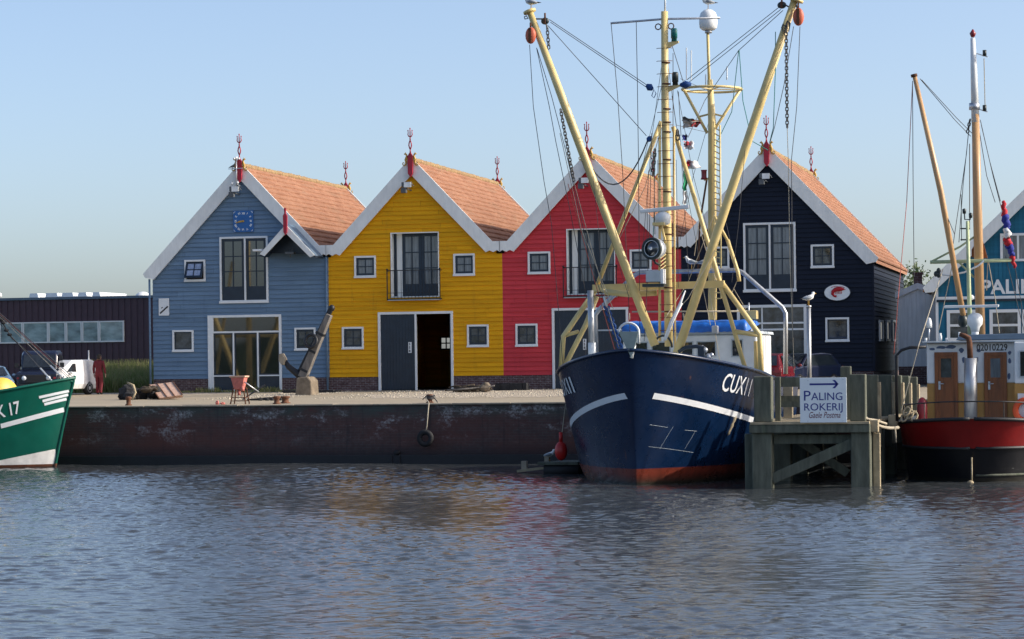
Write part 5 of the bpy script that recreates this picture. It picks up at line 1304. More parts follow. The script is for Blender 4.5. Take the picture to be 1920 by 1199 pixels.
# ------------------------------------------------------------------ timber jetty
def pile(mb, x, y, w, z1, z0=-1.2, seed=0):
    rnd = random.Random(seed); r = w/2
    ln = rnd.uniform(-.02, .02)
    mb.prism([(x-r, y-r*.9), (x+r, y-r*.9), (x+r, y+r*.9), (x-r, y+r*.9)], z0, z1, 'Z')
    return mb
def jetty():
    YJ = 71.6; J = lambda x, y, d=0: P(x, y, YJ+d)
    root = thing('timber_jetty', 'weathered greenish timber jetty on square piles between the blue and red boats', 'jetty', (-8.5, YJ, 0))
    xl, xr = J(1428, 850).x, J(1613, 850).x; zd = J(1500, 794).z
    fr = [0, 4.2, 8.2, 12.4, 16.4]
    for i, dy in enumerate(fr):
        z = 1.55
        pile(MB(), xl, YJ+.30+dy, .56, z, seed=i).build('pile', MT['pile'], root, .03)
        pile(MB(), xr, YJ+.30+dy, .54, z, seed=i+9).build('pile', MT['pile'], root, .03)
    # paired fender piles beside the front frame
    pile(MB(), xl-.42, YJ+.55, .24, 1.5).build('pile', MT['pile'], root, .02); pile(MB(), xr+.40, YJ+.62, .2, 1.5).build('pile', MT['plank'], root, .02)
    xa, xb = J(1405, 800).x, J(1631, 800).x; z0, z1 = J(1500, 812).z, zd
    for dy in fr: MB().box(xa, xb, YJ-.06+dy, YJ+.28+dy, z0, z1-.03).build('cap_beam', MT['pile'], root, .02)
    MB().box(xl+.3, xr-.28, YJ+.3, YJ+.5, z0-.32, z0-.06).build('cross_beam', MT['pile'], root, .015)
    a, b = J(1446, 899), J(1598, 832); MB().bar((a.x, YJ+.2, a.z), (b.x, YJ+.2, b.z), .14, .30).build('brace', MT['pile'], root, .015)
    a, b = J(1446, 822), J(1560, 860); MB().bar((a.x, YJ+4.2, a.z), (b.x, YJ+4.2, b.z-.6), .14, .26).build('brace', MT['pile'], root, .015)
    for x in (xl, (xl+xr)/2, xr): MB().box(x-.13, x+.13, YJ+.281, 89.7, z0-.02, z1-.09).build('stringer', MT['pile'], root)
    dk = MB(); y = YJ-.1; random.seed(4)
    while y < 89.8: dk.box(xa+.05+random.uniform(-.03, .03), xb+.02+random.uniform(-.04, .06), y+.012, y+.19, z1-.029, z1+.035+random.uniform(0, .008)); y += .2
    dk.build('deck_planks', MT['plank'], root)
    # upright posts along both edges
    zt = J(1428, 706).z
    post = [(1429, 0.25, .50, 706), ]
    pile(MB(), J(1429, 750).x, YJ+.32, .50, zt, zd+.036).build('post', MT['pile'], root, .03)
    q = J(1457, 750, 1.0); pile(MB(), q.x, YJ+1.2, .16, P(1457, 707, YJ+1.2).z, zd+.036).build('post', MT['pile'], root, .015)
    q = P(1588, 740, YJ+2.4); pile(MB(), q.x-.02, YJ+2.4, .30, P(1588, 687, YJ+2.4).z, zd+.036).build('post', MT['pile'], root, .03)
    pile(MB(), J(1607, 750).x, YJ+.36, .44, J(1607, 702).z, zd+.036).build('post', MT['pile'], root, .03)
    for px, dy, w, top in ((1636, 3.6, .34, 703), (1660, 7.2, .40, 703), (1681, 10.6, .34, 704), (1696, 13.4, .34, 705), (1711, 16.4, .34, 707)):
        p = P(px, 740, YJ+dy); pile(MB(), p.x, YJ+dy, w, P(px, top, YJ+dy).z, .9, px).build('post', MT['pile'], root, .03)
        MB().box(p.x+w/2-.04, p.x+w/2+.07, YJ+dy-.14, YJ+dy+.14, 1.0, P(px, top+14, YJ+dy).z).build('lit_side_strip', MT['plank'], root, .01)  # added pale strip imitates the sunlit right side of each post
    # rails on the landward side, and block ends coloured pale to look sunlit
    for z in (zt-.12, zt-.65): MB().bar((J(1450, 700).x, YJ+1.3, z), (J(1502, 700).x, YJ+1.3, z), .07, .16).build('rail', MT['pile'], root)
    a = J(1455, 720, 3); b = J(1505, 724, 3); MB().bar((a.x, YJ+4, zt-.25), (P(1600, 700, YJ+4).x, YJ+4, zt-.25), .08, .18).build('rail', MT['pile'], root)
    MB().bar((a.x, YJ+4, zt-.85), (P(1600, 700, YJ+4).x, YJ+4, zt-.85), .08, .18).build('rail', MT['pile'], root)
    p = P(1478, 733, YJ+5.5); MB().box(p.x-.16, p.x+.12, p.y, p.y+.2, zd+.036, p.z+.25).build('mooring_post', MT['plank'], root, .02)
    for px, py, d in ((1638, 797, .4), (1674, 787, 3.4)):
        p = P(px, py, YJ+d); MB().box(p.x-.12, p.x+.14, p.y-.16, p.y+.16, p.z-.2, p.z+.14).build('beam_end', MT['plank'], root, .02)
    return YJ, zd
YJ, ZD = jetty()
# mooring line between jetty and red boat
mr = thing('mooring_line', 'pale mooring line slung from the jetty corner to the red boat', 'rope', P(1622, 786, YJ))
rp = sag(P(1620, 782, YJ+.3), P(1684, 802, YJ+2.2), .12); MB().tube(rp, .05, 6).tube([P(1620, 785, YJ+.2), P(1640, 788, YJ+.7), P(1662, 795, YJ+1.4)], .035, 6).tube([P(1678, 800, YJ+2), P(1680, 830, YJ+2)], .03, 6).build('rope', MT['rope'], mr)
# sign
a, b = P(1500.5, 793, YJ-.16), P(1587, 708, YJ-.16); ya = YJ-.18
sg = thing('information_sign', 'square white sign with a blue arrow and blue lettering standing on the jetty edge', 'sign', ((a.x+b.x)/2, YJ-.16, a.z))
tl = (b.z-P(1500.5, 708, YJ-.16).z)
MB().box(a.x, b.x, ya+.003, ya+.035, a.z, b.z).build('sign_board', MT['sign'], sg, .006)
S_ = lambda x, y: P(x, y, ya)
w = MB(); p, q = S_(1518, 722), S_(1570, 719.5); zc = (p.z+q.z)/2
w.face([(p.x, ya-.001, zc-.026), (q.x, ya-.001, zc-.026), (q.x, ya-.001, zc+.026), (p.x, ya-.001, zc+.026)])
for sgn in (-1, 1): w.face([(q.x+.035, ya-.001, zc), (q.x-.03, ya-.001, zc), (q.x-.14, ya-.001, zc+sgn*.115), (q.x-.065, ya-.001, zc+sgn*.115)][::sgn])
w.build('arrow', MT['signblue'], sg)
def line_on_sign(txt, l, r, base, cap, mat, big=None, shear=0, bold=.004, name='lettering'):
    tmp = MB().text(txt, 1, lambda v: v, bold/cap, shear); xs = [v[0] for v in tmp.v]; x0, x1 = min(xs), max(xs); zz = max(v[1] for v in tmp.v)
    L, Rr, B = S_(l, base).x, S_(r, base).x, S_((l+r)/2, base).z
    k = (Rr-L)/(x1-x0); kz = cap/64/zz if not big else cap/64/big
    tmp.v = [(L+(v[0]-x0)*k, ya-.001, B+v[1]*kz) for v in tmp.v]
    return tmp.build(name, MT[mat], sg)
line_on_sign('P', 1507.5, 1520, 751.5, 17.5, 'signblue', bold=.02)
line_on_sign('ALING', 1521, 1579.5, 750.5, 13.5, 'signblue', bold=.02)
line_on_sign('ROKERIJ', 1508, 1580, 770, 13, 'signblue', bold=.02)
line_on_sign('Gaele Postma', 1517, 1576, 784, 11, 'signred', shear=.35, bold=.006, name='script_lettering')
bl = MB()
for px, py in ((1515, 714), (1581, 712), (1515, 790), (1581, 789)): c = S_(px, py); bl.lathe([(0, 0), (.014, 0), (.012, .006), (0, .008)], (c.x, ya+.003, c.z), (0, -1, 0), 8)
bl.build('bolts', MT['steel'], sg)
# galvanised post with an out-of-use lamp arm on the quay side
p = P(1516, 570, 88.6); lp = thing('steel_post', 'galvanised steel post on the jetty with a gull perched on its top', 'post', (p.x, 88.6, ZD+.03))
MB().tube([(p.x, 88.6, ZD+.03), (p.x, 88.6, p.z-.1)], .075, 12).build('post_tube', MT['silver'], lp)
MB().tube([(p.x, 88.6, p.z-.12), (p.x, 88.6, p.z-.06)], .10, 12).build('post_cap', MT['steel'], lp)

# ------------------------------------------------------------------ gulls
def gull_proto(label, loc, rz, s=1.0, group='gulls perched on masts, posts and rails'):
    g = thing('gull', label, 'gull', (0, 0, 0), group)
    b = MB(); b.tube([(-.19, 0, .18), (-.10, 0, .20), (.02, 0, .22), (.10, 0, .255), (.135, 0, .31), (.15, 0, .345)], [.012, .05, .078, .07, .045, .04], 12)
    b.ball((.155, 0, .355), (.052, .042, .042), 12, 8); bo = b.build('gull_body', MT['gullw'], g)
    MB().tube([(.195, 0, .352), (.235, 0, .345), (.25, 0, .333)], [.016, .012, .004], 6).build('beak', MT['beak'], bo)
    MB().ball((.178, -.037, .365), .007, 6, 4).ball((.178, .037, .365), .007, 6, 4).build('eye', MT['ink'], bo)
    for sy in (-1, 1):
        w = MB(); w.tube([(.07, sy*.06, .235), (0, sy*.076, .235), (-.10, sy*.062, .21), (-.2, sy*.03, .195)], [.03, .055, .042, .012], 8); wo = w.build('wing', MT['gullg'], g)
        MB().tube([(-.17, sy*.035, .2), (-.29, sy*.012, .19)], [.02, .004], 6).build('wing_tip', MT['ink'], wo)
        MB().tube([(.0, sy*.03, .16), (.0, sy*.03, .01), (.045, sy*.035, .005)], .007, 5).build('leg', MT['beak'], g)
    g.location = loc; g.rotation_euler = (0, 0, rz); g.scale = (s, s, s)
    return g
gp = gull_proto('white gull on the tip of the left outrigger boom', P(996, 21, 76.9)+Vector((0, 0, .02)), R(170), 1.15)
def gull(label, loc, rz, s=1.0):
    c = copy_tree(gp); c.location = loc; c.rotation_euler = (0, 0, rz); c.scale = (s, s, s); c['label'] = label; return c
gull('gull sitting on top of the white radome', P(1328, 39, 84.6)+Vector((0, 0, .37)), R(195), 1.15)
gull('gull perched on the galvanised post by the black house', Vector((p.x, 88.6, p.z-.06)), R(35), 1.2)
c1 = P(1300, 496, 81.9); gull('white gull facing left, one of the pair on the trawler gantry', P(1297, 509, 81.6)+Vector((0, 0, .06)), R(185), 1.1)
gull('gull facing right, nearer the boom of the pair on the trawler gantry', P(1320, 509, 81.6)+Vector((0, 0, .06)), R(10), 1.1)

# ------------------------------------------------------------------ floating pontoon
c = P(1018, 878, 82.3)
pt_ = thing('floating_pontoon', 'low weathered raft floating between the quay and the blue trawler', 'pontoon', (c.x, 82.3, 0))
d = MB(); x0, x1 = P(975, 880, 82).x, P(1090, 880, 82).x
for i in range(5): d.box(x0+.7+.12*i, x1, 81.5+i*.36, 81.5+i*.36+.32, .26, .36)
d.build('raft_planks', MT['pile'], pt_, .01)
for yy in (81.7, 83): MB().tube([(x0+.9, yy, .08), (x1, yy, .1)], .2, 10).build('float_tube', MT['rubber'], pt_)
MB().bar((x0, 81.6, .06), (x0+2.6, 81.75, .36), .14, .08).bar((x0-.05, 82.2, .05), (x0+2.2, 82.3, .30), .16, .08).build('loose_plank', MT['plank'], pt_)
MB().box(x0-.05, x0+.12, 82.4, 82.6, .05, .36).box(x0+.8, x0+.95, 82.1, 82.3, .3, .52).build('raft_post', MT['coping'], pt_)
gull('gull standing low on the floating pontoon', Vector((P(1030, 866, 82.2).x, 82.2, .36)), R(20), 1.0)
# tyre hung on the quay, bollards
c = P(797, 822, 89.62); ty = thing('quay_tyre', 'black tyre hanging on a rope against the quay wall', 'tyre', (c.x, 89.6, c.z-.3))
MB().tube([(c.x+.22*math.cos(a), 89.66, c.z+.22*math.sin(a)) for a in [k*math.pi/14 for k in range(28)]], .10, 12, closed=True).build('tyre_ring', MT['rubber'], ty)
b0 = P(804, 746, 91.0); rp_ = [Vector((c.x+.02, 89.66, c.z+.2)), Vector((c.x+.05, 89.72, 1.4)), Vector((c.x+.1, 89.83, GZ0+.04)), Vector((b0.x-.1, 90.9, GZ0+.2))]
MB().tube(rp_, .022, 6).build('tyre_rope', MT['rope'], ty)
def bollard(px, lab, Yb=90.9, h=.32, r=.11):
    x = P(px, 755, Yb).x; o = thing('bollard', lab, 'bollard', (x, Yb, gz(Yb)), 'bollards along the quay edge')
    MB().lathe([(0, 0), (r*1.3, 0), (r*1.3, .03), (r*.85, .06), (r*.85, h*.65), (r*1.25, h*.78), (r*1.2, h*.95), (r*.6, h), (0, h)], (x, Yb, gz(Yb)), (0, 0, 1), 14).build('bollard_post', MT['rust'], o)
    return o
bb = bollard(806, 'rusty bollard with rope looped round it, above the hanging tyre', 91.0)
t = MB(); x, y, z = bb.location
for k in range(3): t.tube([(x+.15*math.cos(a)+.02*k, y+.15*math.sin(a), z+.16+.05*k+.02*math.sin(a*2+k)) for a in [i*.52 for i in range(12)]], .022, 5, closed=True)
t.tube([(x+.15, y, z+.2), (x+.3, y-.1, z+.05), (x+.34, y-.2, z+.02)], .02, 5).tube([(x-.15, y, z+.24), (x-.26, y-.05, z+.12)], .02, 5); t.build('rope_turns', MT['darkrope'], bb)
bollard(241, 'dark bollard in front of the rubble heap', 91.0, .34, .10)
bollard(519, 'left of the two squat bollards near the anchor', 91.2, .30, .12); bollard(535, 'right of the two squat bollards near the anchor', 92.0, .28, .15)

# ------------------------------------------------------------------ things on the quay
# hopper on a steel frame
c = G(450, 757.5); c = P(450, 757, 91.6); zg = gz(91.6); sc1 = 52.0
hp = thing('feed_hopper', 'faded red hopper on a rusty four legged stand by the glazed door', 'hopper', (c.x, c.y, zg))
H0 = P(450, 705, 91.6).z; hz = H0-.52
m = MB(); w0, w1 = .30, .2
def frus(mb, cx, cy, z0, z1, a, b):
    vs = [(cx+sx*q, cy+sy*q*.8, z) for z, q in ((z0, a), (z1, b)) for sx, sy in ((-1, -1), (1, -1), (1, 1), (-1, 1))]
    return mb.add(vs, [(3, 2, 1, 0), (4, 5, 6, 7), (0, 1, 5, 4), (1, 2, 6, 5), (2, 3, 7, 6), (3, 0, 4, 7)])
frus(m, c.x-.02, c.y, hz, H0-.06, .17, .27); m.build('hopper_bin', MT['hopper'], hp, .02)
m = MB(); frus(m, c.x-.02, c.y, H0-.06, H0, .31, .32); m.build('hopper_rim', MT['pinkwood'], hp, .01)
m = MB()
for sx in (-1, 1):
    for sy in (-1, 1): m.bar((c.x+sx*.2, c.y+sy*.15, hz+.08), (c.x+sx*.30, c.y+sy*.22, zg), .04)
    m.bar((c.x+sx*.26, c.y-.2, zg+.25), (c.x+sx*.26, c.y+.2, zg+.25), .03)
for zz, ww in ((.25, .27), (.12, .29)): m.bar((c.x-ww, c.y-.2, zg+zz), (c.x+ww, c.y-.2, zg+zz), .03); m.bar((c.x-ww, c.y+.2, zg+zz), (c.x+ww, c.y+.2, zg+zz), .03)
m.build('stand_frame', MT['rust'], hp)
MB().tube([(c.x+.2, c.y-.1, hz+.3), (c.x+.32, c.y-.1, hz+.22), (c.x+.72, c.y+.1, hz-.1)], .025, 6).build('handle', MT['steel'], hp)
MB().tube([(c.x+.16, c.y-.2, hz+.1), (c.x+.2, c.y-.22, hz-.05)], .07, 8).tube([(c.x-.03, c.y, hz), (c.x-.03, c.y, hz-.22)], .06, 8).build('hopper_spout', MT['hopper'], hp)
# loose scrap around it
def scrap(name, lab, cat, fn, mat, loc):
    o = thing(name, lab, cat, loc); mb = MB(); fn(mb, Vector(loc)); mb.build(name+'_body', MT[mat], o); return o
q = P(482, 742, 96); q.z = gz(96)
def f_(mb, o):
    mb.bar(o+Vector((-.6, 0, .05)), o+Vector((.2, .4, .62)), .3, .04).bar(o+Vector((-.5, .3, .04)), o+Vector((.9, .3, .12)), .12, .06).bar(o+Vector((-.2, -.2, .03)), o+Vector((1.2, .1, .05)), .1, .05)
    for i in range(5): mb.rock(o+Vector((.2+.25*i, -.2+.1*(i % 2), .05)), (.1, .08, .07), i)
scrap('scrap_heap', 'small heap of dark boards and scrap beside the red hopper', 'scrap', f_, 'dark', q)
q = P(1, 1, 1); rr_ = thing('red_stones', 'two small reddish stones at the quay edge left of the hopper', 'stones', (P(412, 757, 91).x, 91, gz(91)))
MB().rock(wloc(rr_)+Vector((-.1, 0, .06)), (.07, .07, .1), 3).rock(wloc(rr_)+Vector((.1, .05, .04)), (.1, .08, .06), 4).build('stone', MT['hopper'], rr_)
# anchor on its stone block
ya = 104.0; A_ = lambda x, y, d=0: P(x, y, ya+d); zg = gz(ya)
an = thing('display_anchor', 'huge old anchor with grey oak shank leaning up from a stone block', 'anchor', (A_(577, 730).x, ya, zg))
b = MB(); q0, q1 = A_(560, 706), A_(593, 706); b.prism([(q0.x-.02, zg-.1), (q1.x-.04, zg-.1), (q1.x-.07, q1.z-.18), (q1.x-.24, q1.z+.0), (q0.x+.06, q0.z-.06)], ya-.5, ya+.5); b.build('stone_block', MT['stone'], an, .06)
a0, a1 = A_(567, 708), A_(617, 590); ux = Vector((a1.z-a0.z, 0, a0.x-a1.x)).normalized(); s = MB(); s.prism([((a0-ux*.17).x, (a0-ux*.17).z), ((a0+ux*.2).x, (a0+ux*.2).z), ((a1+ux*.13).x, (a1+ux*.13).z), ((a1-ux*.09).x, (a1-ux*.09).z)], ya-.18, ya+.18); so = s.build('oak_shank', MT['greywood'], an, .02)
s = MB(); s.bar(A_(560, 702, .1), A_(622, 577, .1), .2, .18, (0, 1, 0)); s.ball(A_(622, 578, .1), (.14, .13, .14), 12, 8); s.build('iron_shank', MT['iron'], an, .03)
for t in (.12, .42, .7): c = A_(566, 708).lerp(A_(617, 590), t); MB().bar(c-Vector((.03, 0, .06)), c+Vector((.014, 0, .03)), .36, .40, (0, 1, 0)).build('iron_strap', MT['iron'], so)
s = MB(); s.tube([A_(572, 712), A_(556, 700), A_(541, 688), A_(530, 672)], [.17, .15, .12, .09], 10); s.build('anchor_arm', MT['iron'], an)
s = MB(); c = A_(530, 675, -.05); s.prism([(c.x-.12, c.z+.25), (c.x+.02, c.z+.28), (c.x+.16, c.z+.02), (c.x+.1, c.z-.22), (c.x-.04, c.z-.2), (c.x-.14, c.z+.0)], ya-.22, ya+.12); s.build('anchor_fluke', MT['coping'], an, .03)
c = A_(583, 640, -.3); s = MB(); s.tube([(c.x+.25*math.cos(a), ya-.3+.06*math.sin(a), c.z+.27*math.sin(a)) for a in [k*math.pi/10 for k in range(20)]], .07, 8, closed=True); s.build('anchor_ring', MT['iron'], an)
MB().tube([A_(577, 705), A_(578, 690)], .07, 8).build('prop', MT['steel'], an)
# dark bars and timbers lying on the gravel
def slab(name, lab, cat, a, b, Y, h, mat, thick=.12):
    p, q = P(*a, Y), P(*b, Y); o = thing(name, lab, cat, ((p.x+q.x)/2, Y, gz(Y))); z = gz(Y)
    mb = MB(); n = 9; random.seed(int(p.x*100))
    for k in range(3):
        x = p.x; 
        while x < q.x: w = random.uniform(.3, .9); mb.box(x, min(q.x, x+w*.97), Y-.3+k*.2, Y-.3+k*.2+.18, z+.004, z+h*random.uniform(.6, 1.1)); x += w
    mb.build(name+'_pieces', MT[mat], o, .01); return o
slab('steel_plates', 'flat dark steel plates lying behind the anchor block', 'steel plate', (533, 738), (637, 738), 107.5, .13, 'dark')
slab('tarred_timbers', 'long tarred timbers lying by the red house wall', 'timber', (928, 730), (990, 728), 108.3, .32, 'dark')
o = thing('driftwood_pile', 'brown driftwood and branches heaped beside a pale boulder', 'driftwood', (P(885, 735, 106).x, 106, gz(106))); mb = MB(); random.seed(6)
for i in range(26):
    x = P(850+random.uniform(0, 60), 735, 106).x; y = 106+random.uniform(-.6, .8); a = random.uniform(-.2, .2); l = random.uniform(.3, 1.0)
    z = gz(106)+random.uniform(.03, .22); mb.tube([(x-l/2, y, z), (x, y+.1, z+random.uniform(-.02, .1)), (x+l/2, y+.1*a, z+a*.6)], random.uniform(.03, .08), 6)
mb.build('branches', MT['bark'], o); mb = MB()
for i in range(7): x = P(860+i*8, 735, 105.4).x; mb.tube([(x-.5, 105.4, gz(105.4)+.1), (x+.5, 105.2, gz(105.4)+.16+.02*i)], .035, 6)
mb.build('pale_branches', MT['greywood'], o)
c = P(910, 731, 105.3); o = thing('boulder', 'single pale brown boulder at the end of the driftwood', 'boulder', (c.x, 105.3, gz(105.3))); MB().rock((c.x, 105.3, gz(105.3)+.2), (.24, .2, .22), 15).build('boulder_stone', MT['stone'], o)
# rubble heap, slate slabs, boards
yr = 99.0; Q = lambda x, y, d=0: P(x, y, yr+d); z = gz(yr)
o = thing('slate_heap', 'dark grey heap of slate slabs with a pale bent hoop, left of the rubble', 'slate heap', (Q(245, 745).x, yr, z))
mb = MB(); cx = Q(244, 745).x
for i, (dx, dy, w, h, t) in enumerate(((-.1, 0, .42, .62, .35), (.05, .15, .3, .5, -.1), (-.3, .1, .3, .3, .5), (.1, -.2, .28, .35, .1))): mb.rock((cx+dx, yr+dy, z+h*.4), (w, .3, h*.62), i+30)
mb.build('slate_pieces', MT['dark'], o)
MB().tube([(cx+.05, yr-.4, z+.7), (cx+.32, yr-.42, z+.6), (cx+.42, yr-.45, z+.3), (cx+.30, yr-.5, z+.02), (cx+.1, yr-.45, z+.12)], .045, 6).build('bent_hoop', MT['plank'], o)
o = thing('rubble_heap', 'low heap of dark and brown rubble behind the tilted boards', 'rubble', (Q(277, 745).x, yr+.4, z)); mb = MB(); cx = Q(279, 745).x
for i in range(16): mb.rock((cx+random.uniform(-.6, .25), yr+.6+random.uniform(-.2, .3), z+random.uniform(.05, .38)), (random.uniform(.12, .24), .2, random.uniform(.1, .18)), i)
mb.build('rubble_pieces', MT['dark'], o); MB().rock((cx-.15, yr+.1, z+.42), (.32, .2, .14), 77).rock((cx+.0, yr+.4, z+.45), (.26, .2, .12), 78).build('brown_clods', MT['bark'], o)
a0, a1, a2, a3 = Q(299, 749, -.5), Q(343, 743, -.4), Q(325, 719, 1.9), Q(281, 724, 1.9)
o = thing('board_panel', 'salmon coloured panel of boards tilted against the rubble heap', 'boards', (a0.x+.4, yr, z))
mb = MB(); n = 3; off = Vector((0, -.05, .05))
for i in range(n):
    t0, t1 = i/n+.012, (i+1)/n-.012; p = [a0.lerp(a1, t0), a0.lerp(a1, t1), a3.lerp(a2, t1), a3.lerp(a2, t0)]
    mb.add([v+off for v in p]+[v-off for v in p], [(0, 1, 2, 3), (7, 6, 5, 4), (0, 4, 5, 1), (1, 5, 6, 2), (2, 6, 7, 3), (3, 7, 4, 0)])
mb.build('boards', MT['pinkwood'], o); mb = MB()
for t in (.15, .85): mb.bar(a0.lerp(a3, t)-off*1.5, a1.lerp(a2, t)-off*1.5, .1, .05)
for t in (.0, .33, .66, 1): mb.bar(a0.lerp(a1, t)+off*1.2, a3.lerp(a2, t)+off*1.2, .035, .03)
mb.build('battens', MT['rust'], o)

# ------------------------------------------------------------------ vehicles
def wheel(root, x, y, r, w=.22, hub='hub', ax=(0, 1, 0)):
    t = MB().lathe([(r*.6, -w/2), (r*.95, -w/2), (r, -w*.35), (r, w*.35), (r*.95, w/2), (r*.6, w/2)], (x, y, r), ax, 24).build('wheel', MT['tyre'], root)
    MB().lathe([(0, -w/2-.006), (r*.25, -w/2-.01), (r*.3, -w*.4), (r*.62, -w/2-.004), (r*.62, w/2+.004), (r*.3, w*.4), (r*.25, w/2+.01), (0, w/2+.006)], (x, y, r), ax, 18).build('rim', MT[hub], t)
def sect(mb, prof, wl):
    # lofted body: prof = list of (x, [(halfwidth, z)...]) cross-sections, mirrored
    vs = []; fs = []; k = None
    for x, cs in prof:
        ring_ = [(x, w, z) for w, z in cs]+[(x, -w, z) for w, z in cs[::-1]]
        k = len(ring_); vs += ring_
    for i in range(len(prof)-1):
        for j in range(k): j2 = (j+1) % k; fs.append((i*k+j, i*k+j2, (i+1)*k+j2, (i+1)*k+j))
    fs.append(tuple(range(k))[::-1]); fs.append(tuple((len(prof)-1)*k+j for j in range(k)))
    return mb.add(vs, fs)
def offroad(label, paint):
    # nose towards +x; boxy body, flat bonnet, upright screen
    r = thing('parked_car', label, 'car')
    b = MB(); W = .86
    sect(b, [(x, [(W-.02, .55), (W, .75), (W, 1.02), (W-.03, zt)]) for x, zt in ((-1.95, 1.18), (-1.9, 1.2), (.55, 1.2), (.62, 1.16), (1.72, 1.10), (1.78, 1.02))], 0)
    b.box(1.74, 1.86, -.62, .62, .62, 1.0); bo = b.build('body', MT[paint], r, .03, normals=True)
    c = MB(); sect(c, [(x, [(w+.0, 1.2), (w-.06, zt-.12), (w-.14, zt)]) for x, w, zt in ((-1.93, .84, 1.98), (-1.8, .84, 2.05), (.1, .84, 2.03), (.28, .84, 1.92), (.58, .84, 1.24))], 0)
    co = c.build('cabin', MT[paint], r, .025, normals=True)
    g = MB()
    for sy in (-1, 1):
        for x0, x1 in ((-1.78, -1.1), (-.98, -.42), (-.32, .22)):
            y0, y1 = .835, .79
            g.add([(x0, sy*y0, 1.34), (x1+(.14 if x1 > .2 else 0), sy*y0, 1.34), (x1, sy*y1, 1.84), (x0, sy*y1, 1.84)], [(0, 1, 2, 3) if sy < 0 else (3, 2, 1, 0)])
            for v in range(len(g.v)-4, len(g.v)): g.v[v] = (g.v[v][0], g.v[v][1]+sy*.012, g.v[v][2])
    g.add([(.60, -.72, 1.3), (.60, .72, 1.3), (.36, .66, 1.86), (.36, -.66, 1.86)], [(0, 1, 2, 3)]); g.build('windows', MT['carglass'], co)
    f = MB(); f.box(1.865, 1.89, -.42, .42, .64, .98)
    for k in range(5): f.box(1.885, 1.90, -.4, .4, .67+.06*k, .69+.06*k)
    f.build('grille', MT['iron'], r)
    MB().box(1.85, 2.02, -.86, .86, .42, .58).build('bumper', MT['iron'], r, .02); MB().box(2.025, 2.04, -.26, .26, .44, .56).build('number_plate', MT['plate'], r)
    for sy in (-1, 1):
        MB().lathe([(0, 0), (.1, 0), (.1, .03), (.06, .05), (0, .055)], (1.865, sy*.52, .84), (1, 0, 0), 16).build('headlight', MT['headlamp'], r)
        MB().box(1.79, 1.82, sy*.78-.05, sy*.78+.05, .8, .88).build('indicator', MT['lampred'], r)
        MB().box(.42, .5, sy*.98-.09, sy*.98+.09, 1.3, 1.5).bar((.45, sy*.84, 1.32), (.45, sy*.95, 1.36), .03).build('wing_mirror', MT['iron'], r)
        for xw in (1.15, -1.25): MB().tube([(xw+.5*math.cos(t), sy*.875, .42+.5*math.sin(t)) for t in [math.pi*i/10 for i in range(11)]], .06, 6).build('wheel_arch', MT['iron'], r)
        for xw in (1.15, -1.25): wheel(r, xw, sy*.74, .41)
    return r
def saloon(label, paint, L=4.2, H=1.45, van=False, hub='hub'):
    r = thing('parked_car', label, 'van' if van else 'car'); W = .84 if not van else .9; h = L/2
    if van: top = [(-h, 1.0, .8), (-h+.08, H, .8), (-h+.5, H+.1, .82), (h-1.5, H+.08, .82), (h-.75, 1.2, .8), (h-.15, 1.0, .74), (h, .75, .7)]
    else: top = [(-h, .82, .68), (-h+.1, .96, .74), (-h+.55, H-.06, .6), (-h+1.2, H, .6), (.25, H-.04, .6), (.95, .98, .74), (h-.2, .82, .7), (h, .62, .62)]
    b = MB(); sect(b, [(x, [(W-.1, .28), (W, .5), (W, min(.88, zt-.05)), (w, zt)]) for x, zt, w in top], 0); b.build('body', MT[paint], r, .04, normals=True)
    g = MB()
    for sy in (-1, 1):
        if van: q = [(h-1.75, 1.05), (h-.9, 1.05), (h-1.5, H-.08), (h-1.75, H-.08)]
        else: q = [(-h+.45, .96), (.85, .96), (.3, H-.1), (-h+.75, H-.1)]
        g.add([(x, sy*(W+.004-max(0, (z-.88))/(H-.88)*(W-.62 if not van else .07)), z) for x, z in q], [(0, 1, 2, 3) if sy < 0 else (3, 2, 1, 0)])
    if not van:
        g.add([(.97, -.66, 1.0), (.97, .66, 1.0), (.33, .52, H-.07), (.33, -.52, H-.07)], [(0, 1, 2, 3)]); g.add([(-h+.09, -.64, .99), (-h+.09, .64, .99), (-h+.5, .54, H-.1), (-h+.5, -.54, H-.1)], [(3, 2, 1, 0)])
        for v in range(len(g.v)-8, len(g.v)): g.v[v] = (g.v[v][0]*1.0+(.015 if g.v[v][0] > 0 else -.015), g.v[v][1], g.v[v][2]+.012)
    else: g.add([(h-.74, -.7, 1.2), (h-.74, .7, 1.2), (h-1.4, .68, H), (h-1.4, -.68, H)], [(0, 1, 2, 3)])
    g.build('windows', MT['carglass'], r)
    for sy in (-1, 1):
        MB().ball((h-.12, sy*.56, .68), (.1, .14, .08), 10, 6).build('headlight', MT['headlamp'], r); MB().box(-h-.012, -h+.06, sy*.66-.1, sy*.66+.1, .72, .92).build('tail_light', MT['lampred'], r)
        MB().ball((.75, sy*(W+.1), 1.0), (.06, .11, .07), 8, 6).build('wing_mirror', MT[paint], r)
        for xw in (h-.85, -h+.8): wheel(r, xw, sy*(W-.1), .31, .2, hub)
    MB().box(h-.03, h+.04, -.7, .7, .32, .48).build('bumper', MT['iron'], r, .02); MB().box(-h-.02, -h-.012, -.26, .26, .56, .68).build('number_plate', MT['plate'], r)
    return r
def place(o, px, Y, rz, z=None):
    x = P(px, 700, Y).x; o.location = (x, Y, gz(Y) if z is None else z); o.rotation_euler = (0, 0, R(rz))
place(offroad('dark blue boxy off road car with a yellow number plate, behind the green bow', 'navygloss'), 76, 104.6, -72)
place(saloon('white van with white wheels, parked behind the dark off road car', 'carwhite', 3.7, 1.5, True, 'hubw'), 113, 107.2, -97)
